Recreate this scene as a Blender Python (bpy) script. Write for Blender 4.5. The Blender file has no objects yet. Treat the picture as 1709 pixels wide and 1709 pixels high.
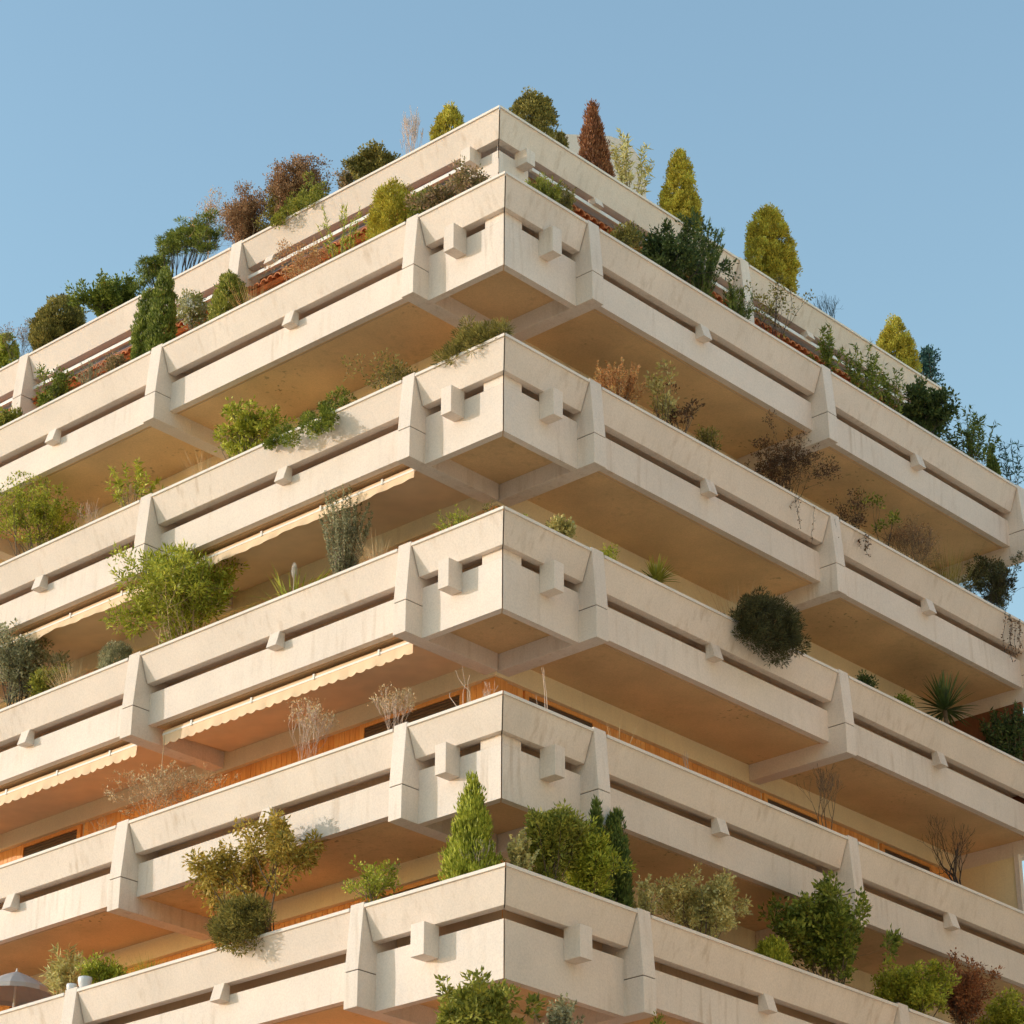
import bpy, bmesh, math, random
import numpy as np
from mathutils import Matrix, Vector

# ------------------------------------------------------------------ camera, light, exposure
sc = bpy.context.scene
S2 = 2 ** -0.5
CU, CV, CZ = -24.2529, -26.4253, -23.9332          # camera in building axes (u = along sunny face, v = along shaded face)
YAW, PITCH, ROLL, FPX = 0.0462, 0.4614, 0.0033, 4455.165
Z0 = -CZ + 1.6                                      # height of the first balcony row's parapet above the street


def W(u, v, z):
    return np.array([(v - u) * S2, (u + v) * S2, z + Z0])


fw = np.array([math.sin(YAW) * math.cos(PITCH), math.cos(YAW) * math.cos(PITCH), math.sin(PITCH)])
rt = np.array([math.cos(YAW), -math.sin(YAW), 0.0])
up = np.cross(rt, fw)
rx = rt * math.cos(ROLL) + up * math.sin(ROLL)
ry = -rt * math.sin(ROLL) + up * math.cos(ROLL)
CAM = W(CU, CV, CZ)
cam = bpy.data.cameras.new("camera")
cam.sensor_width = 36.0
cam.lens = FPX / 1709 * 36.0
cam.clip_start = 0.5
cam.clip_end = 4000
co = bpy.data.objects.new("camera", cam)
sc.collection.objects.link(co)
co.matrix_world = Matrix(((rx[0], ry[0], -fw[0], CAM[0]), (rx[1], ry[1], -fw[1], CAM[1]), (rx[2], ry[2], -fw[2], CAM[2]), (0, 0, 0, 1)))
sc.camera = co

SUNDIR = W(1.10, -1.0, 0.27) - W(0, 0, 0)           # towards the sun
SUNDIR /= np.linalg.norm(SUNDIR)
SUN_EL = math.asin(SUNDIR[2])
world = bpy.data.worlds.new("World")
sc.world = world
world.use_nodes = True
wn = world.node_tree
bg = wn.nodes["Background"]
sky = wn.nodes.new("ShaderNodeTexSky")
sky.sky_type = 'NISHITA'
sky.sun_disc = False
sky.sun_elevation = SUN_EL
sky.sun_rotation = math.atan2(SUNDIR[0], SUNDIR[1])
sky.altitude = 50
sky.air_density = 1.6
sky.dust_density = 0.5
sky.ozone_density = 2.4
wn.links.new(sky.outputs[0], bg.inputs[0])
bg.inputs[1].default_value = 0.12
sun = bpy.data.lights.new("sun", 'SUN')
sun.energy = 0.8
sun.angle = math.radians(0.5)
sun.color = (1.0, 0.95, 0.89)
so = bpy.data.objects.new("sun", sun)
sc.collection.objects.link(so)
so.rotation_euler = Vector(SUNDIR).to_track_quat('Z', 'Y').to_euler()
so.location = (-40, 0, 60)
sc.view_settings.view_transform = 'Standard'
sc.view_settings.look = 'None'
sc.view_settings.exposure = 1.56
sc.view_settings.gamma = 1.0
sc.render.resolution_x = sc.render.resolution_y = 1024
sc.render.engine = 'CYCLES'
sc.cycles.max_bounces = 10
sc.cycles.diffuse_bounces = 6

rng = np.random.default_rng(11)
random.seed(11)


# ------------------------------------------------------------------ projection helpers (pixels of the 1709 px photograph)
def proj(P):
    d = np.asarray(P) - CAM
    dz = d @ fw
    return 854.5 + FPX * (d @ rx) / dz, 854.5 - FPX * (d @ ry) / dz


def solve(fn, target, lo, hi):
    flo = fn(lo) - target
    for _ in range(50):
        m = (lo + hi) / 2
        f = fn(m) - target
        if (f > 0) == (flo > 0):
            lo, flo = m, f
        else:
            hi = m
    return (lo + hi) / 2


# ------------------------------------------------------------------ materials
def new_mat(name):
    m = bpy.data.materials.new(name)
    m.use_nodes = True
    nt = m.node_tree
    b = nt.nodes["Principled BSDF"]
    return m, nt, b


def ramp(nt, stops):
    r = nt.nodes.new("ShaderNodeValToRGB")
    e = r.color_ramp.elements
    while len(e) < len(stops):
        e.new(0.5)
    for i, (p, c) in enumerate(stops):
        e[i].position = p
        e[i].color = (*c, 1) if len(c) == 3 else c
    return r


def plaster(name, col, stain=(0.36, 0.22, 0.10), stain_amt=0.35, rough=0.9, grain=0.5, bump=0.25, mottled=0.05, fleck=0.0, vary=0.0):
    m, nt, b = new_mat(name)
    L = nt.links
    tc = nt.nodes.new("ShaderNodeNewGeometry")
    n1 = nt.nodes.new("ShaderNodeTexNoise")
    n1.inputs["Scale"].default_value = 0.9
    n1.inputs["Detail"].default_value = 6
    L.new(tc.outputs["Position"], n1.inputs["Vector"])
    n2 = nt.nodes.new("ShaderNodeTexNoise")
    n2.inputs["Scale"].default_value = 34
    n2.inputs["Detail"].default_value = 4
    n2.inputs["Roughness"].default_value = 0.75
    L.new(tc.outputs["Position"], n2.inputs["Vector"])
    dark = tuple(c * (1 - 2.2 * mottled) for c in col)
    r1 = ramp(nt, [(0.3, dark), (0.7, col)])
    L.new(n1.outputs[0], r1.inputs[0])
    r2 = ramp(nt, [(0.3, (1 - 0.16 * grain,) * 3), (0.62, (1, 1, 1))])
    L.new(n2.outputs[0], r2.inputs[0])
    mul = nt.nodes.new("ShaderNodeMix")
    mul.data_type = 'RGBA'
    mul.blend_type = 'MULTIPLY'
    mul.inputs[0].default_value = 1
    L.new(r1.outputs[0], mul.inputs[6])
    L.new(r2.outputs[0], mul.inputs[7])
    # rain streaks: noise stretched along z, broken up by a coarse mask
    mp = nt.nodes.new("ShaderNodeMapping")
    mp.inputs["Scale"].default_value = (5.0, 5.0, 0.55)
    L.new(tc.outputs["Position"], mp.inputs["Vector"])
    n3 = nt.nodes.new("ShaderNodeTexNoise")
    n3.inputs["Scale"].default_value = 1.6
    n3.inputs["Detail"].default_value = 5
    L.new(mp.outputs[0], n3.inputs["Vector"])
    n4 = nt.nodes.new("ShaderNodeTexNoise")
    n4.inputs["Scale"].default_value = 0.55
    n4.inputs["Detail"].default_value = 3
    L.new(tc.outputs["Position"], n4.inputs["Vector"])
    r3 = ramp(nt, [(0.52, (0, 0, 0)), (0.78, (1, 1, 1))])
    L.new(n3.outputs[0], r3.inputs[0])
    r4 = ramp(nt, [(0.42, (0, 0, 0)), (0.7, (1, 1, 1))])
    L.new(n4.outputs[0], r4.inputs[0])
    mm = nt.nodes.new("ShaderNodeMath")
    mm.operation = 'MULTIPLY'
    L.new(r3.outputs[0], mm.inputs[0])
    L.new(r4.outputs[0], mm.inputs[1])
    m2 = nt.nodes.new("ShaderNodeMath")
    m2.operation = 'MULTIPLY'
    m2.inputs[1].default_value = stain_amt
    L.new(mm.outputs[0], m2.inputs[0])
    mx = nt.nodes.new("ShaderNodeMix")
    mx.data_type = 'RGBA'
    L.new(m2.outputs[0], mx.inputs[0])
    L.new(mul.outputs[2], mx.inputs[6])
    mx.inputs[7].default_value = (*stain, 1)
    last = mx.outputs[2]
    if vary:
        oi = nt.nodes.new("ShaderNodeObjectInfo")
        rv = ramp(nt, [(0.0, (1 - vary, 1 - vary * 1.15, 1 - vary * 1.35)), (1.0, (1, 1, 1))])
        L.new(oi.outputs["Random"], rv.inputs[0])
        m5 = nt.nodes.new("ShaderNodeMix")
        m5.data_type = 'RGBA'
        m5.blend_type = 'MULTIPLY'
        m5.inputs[0].default_value = 1
        L.new(last, m5.inputs[6])
        L.new(rv.outputs[0], m5.inputs[7])
        last = m5.outputs[2]
    if fleck:
        n6 = nt.nodes.new("ShaderNodeTexNoise")
        n6.inputs["Scale"].default_value = 9.0
        n6.inputs["Detail"].default_value = 4
        L.new(tc.outputs["Position"], n6.inputs["Vector"])
        n7 = nt.nodes.new("ShaderNodeTexNoise")
        n7.inputs["Scale"].default_value = 0.7
        L.new(tc.outputs["Position"], n7.inputs["Vector"])
        r6 = ramp(nt, [(0.60, (0, 0, 0)), (0.66, (1, 1, 1))])
        r7 = ramp(nt, [(0.57, (0, 0, 0)), (0.68, (1, 1, 1))])
        L.new(n6.outputs[0], r6.inputs[0])
        L.new(n7.outputs[0], r7.inputs[0])
        mf = nt.nodes.new("ShaderNodeMath")
        mf.operation = 'MULTIPLY'
        L.new(r6.outputs[0], mf.inputs[0])
        L.new(r7.outputs[0], mf.inputs[1])
        mg = nt.nodes.new("ShaderNodeMath")
        mg.operation = 'MULTIPLY'
        mg.inputs[1].default_value = fleck
        L.new(mf.outputs[0], mg.inputs[0])
        mh = nt.nodes.new("ShaderNodeMix")
        mh.data_type = 'RGBA'
        L.new(mg.outputs[0], mh.inputs[0])
        L.new(last, mh.inputs[6])
        mh.inputs[7].default_value = (0.14, 0.09, 0.06, 1)
        last = mh.outputs[2]
    L.new(last, b.inputs["Base Color"])
    b.inputs["Roughness"].default_value = rough
    b.inputs["Specular IOR Level"].default_value = 0.15
    bp = nt.nodes.new("ShaderNodeBump")
    bp.inputs["Strength"].default_value = bump
    bp.inputs["Distance"].default_value = 0.01
    L.new(n2.outputs[0], bp.inputs["Height"])
    L.new(bp.outputs[0], b.inputs["Normal"])
    return m


def wood(name, c1, c2, axis_scale=(14, 14, 1.2), rough=0.6):
    m, nt, b = new_mat(name)
    L = nt.links
    g = nt.nodes.new("ShaderNodeNewGeometry")
    oi = nt.nodes.new("ShaderNodeObjectInfo")
    mp = nt.nodes.new("ShaderNodeMapping")
    mp.inputs["Scale"].default_value = axis_scale
    L.new(g.outputs["Position"], mp.inputs["Vector"])
    n = nt.nodes.new("ShaderNodeTexNoise")
    n.inputs["Scale"].default_value = 3
    n.inputs["Detail"].default_value = 6
    L.new(mp.outputs[0], n.inputs["Vector"])
    ad = nt.nodes.new("ShaderNodeMath")
    ad.operation = 'MULTIPLY_ADD'
    ad.inputs[1].default_value = 0.45
    L.new(oi.outputs["Random"], ad.inputs[0])
    sb = nt.nodes.new("ShaderNodeMath")
    sb.operation = 'SUBTRACT'
    sb.inputs[1].default_value = 0.22
    L.new(n.outputs[0], sb.inputs[0])
    L.new(sb.outputs[0], ad.inputs[2])
    r = ramp(nt, [(0.2, c1), (0.75, c2)])
    L.new(ad.outputs[0], r.inputs[0])
    L.new(r.outputs[0], b.inputs["Base Color"])
    b.inputs["Roughness"].default_value = rough
    return m


def plain(name, col, rough=0.6, var=0.12, scale=8.0, metal=0.0):
    m, nt, b = new_mat(name)
    g = nt.nodes.new("ShaderNodeNewGeometry")
    n = nt.nodes.new("ShaderNodeTexNoise")
    n.inputs["Scale"].default_value = scale
    n.inputs["Detail"].default_value = 5
    nt.links.new(g.outputs["Position"], n.inputs["Vector"])
    r = ramp(nt, [(0.3, tuple(c * (1 - var) for c in col)), (0.7, tuple(min(1, c * (1 + var)) for c in col))])
    nt.links.new(n.outputs[0], r.inputs[0])
    nt.links.new(r.outputs[0], b.inputs["Base Color"])
    b.inputs["Roughness"].default_value = rough
    b.inputs["Metallic"].default_value = metal
    return m


_leafmats = {}


def leafmat(cols, trans=0.25):
    key = (tuple(cols), trans)
    if key in _leafmats:
        return _leafmats[key]
    m, nt, b = new_mat("foliage")
    g = nt.nodes.new("ShaderNodeNewGeometry")
    n = len(cols)
    r = ramp(nt, [(i / max(1, n - 1), tuple(min(0.8, (1.0, 1.6, 2.1)[i] * x) for x in c)) for i, c in enumerate(cols)])
    nz = nt.nodes.new("ShaderNodeTexNoise")
    nz.inputs["Scale"].default_value = 5.0
    nz.inputs["Detail"].default_value = 2
    nt.links.new(g.outputs["Position"], nz.inputs["Vector"])
    mx = nt.nodes.new("ShaderNodeMath")
    mx.operation = 'MULTIPLY_ADD'
    mx.inputs[1].default_value = 0.55
    nt.links.new(g.outputs["Random Per Island"], mx.inputs[0])
    sb = nt.nodes.new("ShaderNodeMath")
    sb.operation = 'MULTIPLY_ADD'
    sb.inputs[1].default_value = 1.3
    sb.inputs[2].default_value = -0.43
    nt.links.new(nz.outputs[0], sb.inputs[0])
    nt.links.new(sb.outputs[0], mx.inputs[2])
    nt.links.new(mx.outputs[0], r.inputs[0])
    nt.links.new(r.outputs[0], b.inputs["Base Color"])
    b.inputs["Roughness"].default_value = 0.55
    b.inputs["Specular IOR Level"].default_value = 0.3
    tr = nt.nodes.new("ShaderNodeBsdfTranslucent")
    nt.links.new(r.outputs[0], tr.inputs[0])
    ms = nt.nodes.new("ShaderNodeMixShader")
    ms.inputs[0].default_value = trans
    nt.links.new(b.outputs[0], ms.inputs[1])
    nt.links.new(tr.outputs[0], ms.inputs[2])
    nt.links.new(ms.outputs[0], nt.nodes["Material Output"].inputs[0])
    _leafmats[key] = m
    return m


M = {}
M['render'] = plaster("white_render", (0.91, 0.79, 0.70), stain_amt=0.55, grain=0.95, bump=0.4, vary=0.07)
M['beam'] = plaster("concrete_beam", (0.76, 0.55, 0.36), stain_amt=0.5)
M['soffit'] = plaster("ochre_soffit_paint", (0.94, 0.66, 0.37), stain=(0.16, 0.10, 0.06), stain_amt=0.3, grain=1.0, bump=0.3, mottled=0.1, fleck=0.6, vary=0.1)
M['lintel'] = plaster("cream_lintel_paint", (0.95, 0.80, 0.52), stain_amt=0.25, grain=0.8, bump=0.2)
M['coping'] = plaster("pale_coping", (0.88, 0.79, 0.71), stain_amt=0.3, bump=0.1)
M['joint'] = plain("dark_joint_filler", (0.10, 0.07, 0.05), 0.9)
M['soil'] = plain("soil", (0.07, 0.045, 0.03), 0.95, 0.4, 20)
M['plank'] = wood("orange_wood_cladding", (0.74, 0.31, 0.08), (0.92, 0.46, 0.14))
M['frame'] = wood("brown_window_frame", (0.10, 0.05, 0.025), (0.20, 0.10, 0.05))
M['shutter'] = plain("brown_shutter", (0.115, 0.075, 0.05), 0.5)
M['awning'] = plain("cream_awning_cloth", (0.82, 0.60, 0.40), 0.85, 0.06, 3)
M['bar'] = plain("white_painted_metal", (0.78, 0.74, 0.70), 0.45, 0.05)
M['tile'] = plain("terracotta_tile", (0.60, 0.20, 0.07), 0.8, 0.35, 9)
M['brown'] = wood("red_brown_wood", (0.13, 0.045, 0.02), (0.24, 0.085, 0.035))
M['bark'] = plain("bark", (0.17, 0.12, 0.08), 0.9, 0.35, 30)
M['darkbark'] = plain("dark_bark", (0.06, 0.045, 0.035), 0.9, 0.35, 30)
M['drytwig'] = plain("dry_twig", (0.52, 0.36, 0.22), 0.9, 0.3, 30)
M['paletwig'] = plain("pale_twig", (0.62, 0.47, 0.38), 0.9, 0.25, 30)
M['bluetwig'] = plain("slate_twig", (0.07, 0.10, 0.12), 0.9, 0.25, 30)
M['canvas'] = plain("grey_canvas", (0.50, 0.45, 0.43), 0.85, 0.06, 5)
M['ceramic'] = plain("white_ceramic", (0.75, 0.74, 0.76), 0.3, 0.04)
M['ground'] = plaster("pale_paving", (0.74, 0.56, 0.39), stain_amt=0.2)
M['stalk'] = plain("pale_stalk", (0.55, 0.42, 0.26), 0.8)
M['plume'] = plain("white_plume", (0.75, 0.66, 0.58), 0.9, 0.1, 20)
M['housewall'] = plaster("cream_house_plaster", (0.88, 0.74, 0.60), stain_amt=0.15)
M['shutterblue'] = plain("grey_green_shutter", (0.35, 0.42, 0.36), 0.6)
M['paving'] = plain("pale_bounce_tile", (0.78, 0.68, 0.55), 0.7, 0.06, 3)
M['gravel'] = plain("roof_gravel", (0.45, 0.42, 0.38), 0.95, 0.3, 25)

# ------------------------------------------------------------------ object helpers
COL = sc.collection
LOC = {}


def empty(name, loc):
    o = bpy.data.objects.new(name, None)
    COL.objects.link(o)
    o.location = loc
    o.empty_display_size = 0.2
    LOC[o] = np.array(loc, float)
    return o


def mk(name, verts, faces, mat, parent=None, fix=True, smooth=False, bevel=0.0, origin=None):
    """verts in world coordinates -> one mesh object with its origin at its own middle"""
    V = np.asarray(verts, float)
    c = (V.min(0) + V.max(0)) / 2 if origin is None else np.asarray(origin, float)
    me = bpy.data.meshes.new(name)
    me.from_pydata((V - c).tolist(), [], faces)
    if fix:
        bm = bmesh.new()
        bm.from_mesh(me)
        bmesh.ops.recalc_face_normals(bm, faces=bm.faces)
        if bevel:
            bmesh.ops.bevel(bm, geom=bm.edges[:], offset=bevel, segments=2, affect='EDGES', profile=0.6, clamp_overlap=True)
        bm.to_mesh(me)
        bm.free()
    me.materials.append(mat)
    if smooth:
        me.shade_smooth()
    o = bpy.data.objects.new(name, me)
    COL.objects.link(o)
    LOC[o] = c
    if parent is not None:
        o.parent = parent
        o.location = c - LOC[parent]
    else:
        o.location = c
    return o


def tag(o, label, cat, group=None, kind=None):
    if label:
        o["label"] = label
    if cat:
        o["category"] = cat
    if group:
        o["group"] = group
    if kind:
        o["kind"] = kind
    return o


def side_pt(side, a, o, z):
    return W(a, o, z) if side == 'L' else W(o, a, z)


def prism(side, poly, a0, a1, z, S):
    """section poly [(o, dz)] extruded along the facade; a0 / a1 numbers, or 'm' = mitred at the building corner"""
    n = len(poly)
    V, F = [], []
    for end in (a0, a1):
        for (o, dz) in poly:
            a = (S + o + 0.012) if end == 'm' else end
            V.append(side_pt(side, a, S + o, z + dz))
    F.append(list(range(n)))
    F.append(list(range(2 * n - 1, n - 1, -1)))
    for i in range(n):
        j = (i + 1) % n
        F.append([i, j, n + j, n + i])
    return V, F


def boxp(o0, o1, z0, z1):
    return [(o0, z0), (o1, z0), (o1, z1), (o0, z1)]


def merge(parts):
    V, F = [], []
    for v, f in parts:
        k = len(V)
        V += list(v)
        F += [[i + k for i in q] for q in f]
    return V, F


# ------------------------------------------------------------------ the ground
gv = [(-900, -900, 0), (900, -900, 0), (900, 900, 0), (-900, 900, 0)]
g = mk("ground", gv, [[0, 1, 2, 3]], M['ground'], fix=False)
g["kind"] = "structure"

# ------------------------------------------------------------------ the building
B = empty("apartment_building", (0, 0, 0))
tag(B, "cream terraced apartment block with stacked planted balconies and a projecting corner", "building")

PIER = {'L': [(1.95, 2.22), (8.33, 8.62), (14.71, 15.0), (21.1, 21.38)],
        'R': [(2.02, 2.30), (8.50, 8.77), (14.97, 15.25)]}
END = {'L': 21.38, 'R': 15.25}
LEVELS = {0: (3.0, 1.74), 1: (0.0, 0.0), 2: (-3.0, 0.0), 3: (-6.0, 0.0), 4: (-9.0, 0.0), 5: (-12.0, -0.79), 6: (-15.0, -1.58)}

TROUGH = [(0.012, -0.042), (0.18, -0.51), (0.33, -0.51), (0.33, -0.36), (0.76, -0.36), (0.76, -0.06), (0.67, -0.06), (0.67, -0.29), (0.30, -0.29), (0.15, -0.042)]
COPING = [(-0.012, 0.006), (-0.016, -0.046), (0.175, -0.043), (0.175, 0.006)]
PIER_UP = [(0.0, 0.045), (-0.08, -0.958), (0.80, -0.958), (0.80, -0.03), (0.22, 0.045)]
PIER_MID = [(-0.062, -0.958), (-0.062, -0.972), (0.78, -0.972), (0.78, -0.958)]
PIER_LOW = [(-0.08, -0.972), (-0.08, -1.5), (0.80, -1.5), (0.80, -0.972)]


def slab_poly(u0, v0, u1, v1, z0, z1):
    V = [W(u, v, z) for z in (z0, z1) for (u, v) in ((u0, v0), (u1, v0), (u1, v1), (u0, v1))]
    F = [[0, 1, 2, 3], [4, 5, 6, 7], [0, 1, 5, 4], [1, 2, 6, 5], [2, 3, 7, 6], [3, 0, 4, 7]]
    return V, F


for lv, (z, S) in LEVELS.items():
    endR = END['R'] + (0.14 if lv == 0 else 0.0)
    slab = mk("balcony_slab", *slab_poly(S + 0.40, S + 0.40, END['L'] - 0.03, END['R'] - 0.03, z - 1.20, z - 1.0), M['soffit'], B)
    mk("bounce_paving", *slab_poly(S + 0.78, S + 0.78, END['L'] - 0.06, END['R'] - 0.06, z - 0.998, z - 0.97), M['paving'], slab)  # unseen pale floor layer, added to bounce light up onto the soffits
    for sd in 'LR':
        piers = PIER[sd] if lv else PIER[sd][1:]
        starts = ['m'] + [p[1] for p in piers]
        ends = [p[0] for p in piers]
        if lv == 0 and sd == 'R':
            # the roof parapet runs on unbroken past the last pier line
            piers = [PIER['R'][1]]
            starts = ['m', piers[0][1]]
            ends = [piers[0][0], endR]
        bays = list(zip(starts, ends))
        for i, (a0, a1) in enumerate(bays):
            gap0 = a0 if a0 == 'm' else a0 + 0.018
            gap1 = a1 - 0.018
            corner = a0 == 'm'
            mk("parapet_planter", *prism(sd, TROUGH, gap0, gap1, z, S), M['render'], slab, bevel=0.006)
            mk("coping", *prism(sd, COPING, gap0, gap1, z, S), M['coping'], slab, bevel=0.005)
            lo = (S + 0.75) if corner else gap0
            mk("soil", *prism(sd, boxp(0.305, 0.665, -0.288, -0.10), lo if not corner else 'm', gap1 - 0.01, z, S), M['soil'], slab)
            if lv:
                mk("slot_light_block", *prism(sd, boxp(0.66, 0.755, -0.968, -0.358), gap0, gap1, z, S), M['beam'], slab)  # added panel that blocks light through the slot and keeps it dark
            # the band below the slot
            if lv == 0:
                continue
            if corner:
                zb = -1.5
                if lv <= 4:
                    mk("fascia", *prism(sd, boxp(0.28, 0.41, zb, -0.66), 'm', a1, z, S), M['render'], slab)
                    # raised length beside the corner
                    sec = prism(sd, boxp(0.28, 0.41, -0.658, -0.512), 'm', S + 0.70, z, S)
                    mk("fascia_upstand", *sec, M['render'], slab)
                else:
                    mk("fascia", *prism(sd, boxp(0.28, 0.41, zb, -0.66), 'm', a1, z, S), M['render'], slab)
                cb = (1.11, 1.33) if lv <= 4 else (0.72, 0.98)
                blk = [(-0.025, -0.507), (-0.025, -0.98), (0.279, -0.98), (0.279, -0.507)]
                mk("bracket", *prism(sd, blk, cb[0], cb[1], z, S), M['render'], slab, bevel=0.006)
            else:
                mk("fascia", *prism(sd, boxp(0.28, 0.41, -1.225, -0.66), a0, a1, z, S), M['render'], slab)
                mid = (a0 + a1) / 2 - 0.12
                br = [(0.165, -0.50), (0.085, -0.765), (0.279, -0.765), (0.279, -0.50)]
                mk("bracket", *prism(sd, br, mid - 0.115, mid + 0.115, z, S), M['render'], slab, bevel=0.006)
                # drip moulding on the soffit
                mk("drip_strip", *prism(sd, boxp(0.47, 0.49, -1.212, -1.199), a0, a1, z, S), M['beam'], slab)
        for (p0, p1) in piers:
            pr = mk("pier", *merge([prism(sd, PIER_UP, p0, p1, z, S), prism(sd, PIER_LOW, p0, p1, z, S)]), M['render'], slab, bevel=0.008)
            mk("pier_joint", *prism(sd, PIER_MID, p0 + 0.012, p1 - 0.012, z, S), M['joint'], slab)
            if lv:
                oin = 1.97 if lv != 5 else 1.97
                mk("cantilever_beam", *prism(sd, boxp(0.80, 2.0, -1.5, -1.199), p0, p1, z, S), M['render'], slab, bevel=0.008)
        if lv and not (lv == 6):
            # longitudinal beam against the wall
            zlow = -1.55
            a_start = S + 2.0
            V, F = prism(sd, boxp(2.002, 2.16, zlow, -1.198), a_start + 0.16 if sd == 'R' else a_start, END[sd] - 0.05, z, S)
            mk("wall_beam", V, F, M['lintel'], slab)

# ---- corner joint filler behind the mitred planters (dark line at the corner edge)
for lv, (z, S) in LEVELS.items():
    p = [(0.035, -0.05), (0.19, -0.49), (0.32, -0.49), (0.32, -0.30), (0.2, -0.05)]
    V = [W(S + o + (0.0121 if s else 0), S + o + (0 if s else 0.0121), z + dz) for s in (0, 1) for (o, dz) in p]
    n = len(p)
    F = [list(range(n)), list(range(2 * n - 1, n - 1, -1))] + [[i, (i + 1) % n, n + (i + 1) % n, n + i] for i in range(n)]
    mk("corner_joint", V, F, M['joint'], B)

# ---- roof-terrace band: corner upstand, brown recess, white rail and barrel tiles under the slot
z, S = LEVELS[0]
for sd in 'LR':
    mk("fascia", *prism(sd, boxp(0.28, 0.41, -1.5, -0.66), 'm', S + 1.05, z, S), M['render'], B)
    mk("bracket", *prism(sd, [(0.02, -0.507), (0.02, -0.80), (0.31, -0.80), (0.31, -0.507)], S + 0.72, S + 0.94, z, S), M['render'], B, bevel=0.006)
    aend = END[sd] - 0.05
    mk("recessed_band", *prism(sd, boxp(0.50, 0.60, -1.19, -0.60), S + 1.05, aend, z, S), M['brown'], B)
    mk("rail", *prism(sd, boxp(0.20, 0.27, -0.735, -0.66), S + 1.06, aend, z, S), M['bar'], B, bevel=0.01)
    k = 0
    a = S + 1.2
    while a < aend:
        mid = a
        br = [(0.165, -0.50), (0.11, -0.66), (0.30, -0.66), (0.30, -0.50)]
        if k % 6 == 3:
            mk("bracket", *prism(sd, br, mid - 0.11, mid + 0.11, z, S), M['render'], B, bevel=0.006)
        k += 1
        a += 0.53
    # barrel tiles
    base = None
    tw = 0.19
    nt_ = int((aend - S - 1.1) / tw)
    eave = mk("tile_bed", *prism(sd, [(0.22, -1.03), (0.30, -1.06), (0.62, -0.90), (0.62, -0.84)], S + 1.1, aend, z, S), M['tile'], B)
    for i in range(nt_):
        a = S + 1.1 + tw * (i + 0.5)
        P0 = side_pt(sd, a, S + 0.17, z - 1.02)
        if base is None:
            V, F = [], []
            ns = 6
            for t_ in (0, 1):
                for j in range(ns + 1):
                    th = math.pi * j / ns
                    for rr in (0.085, 0.068):
                        V.append(side_pt(sd, a + math.cos(th) * rr * (1 - 0.12 * t_), S + 0.17 + 0.42 * t_, z - 1.02 + 0.17 * t_ + math.sin(th) * rr))
            m_ = 2 * (ns + 1)
            for j in range(ns):
                F.append([2 * j, 2 * j + 2, m_ + 2 * j + 2, m_ + 2 * j])
                F.append([2 * j + 1, m_ + 2 * j + 1, m_ + 2 * j + 3, 2 * j + 3])
                F.append([2 * j, 2 * j + 1, 2 * j + 3, 2 * j + 2])
                F.append([m_ + 2 * j, m_ + 2 * j + 2, m_ + 2 * j + 3, m_ + 2 * j + 1])
            F.append([0, m_, m_ + 1, 1])
            F.append([2 * ns, 2 * ns + 1, m_ + 2 * ns + 1, m_ + 2 * ns])
            base = mk("tile", V, F, M['tile'], eave, origin=P0)
        else:
            o = base.copy()
            COL.objects.link(o)
            o.parent = eave
            o.location = P0 - LOC[eave] + rng.normal(0, 0.004, 3)
            LOC[o] = P0

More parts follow.
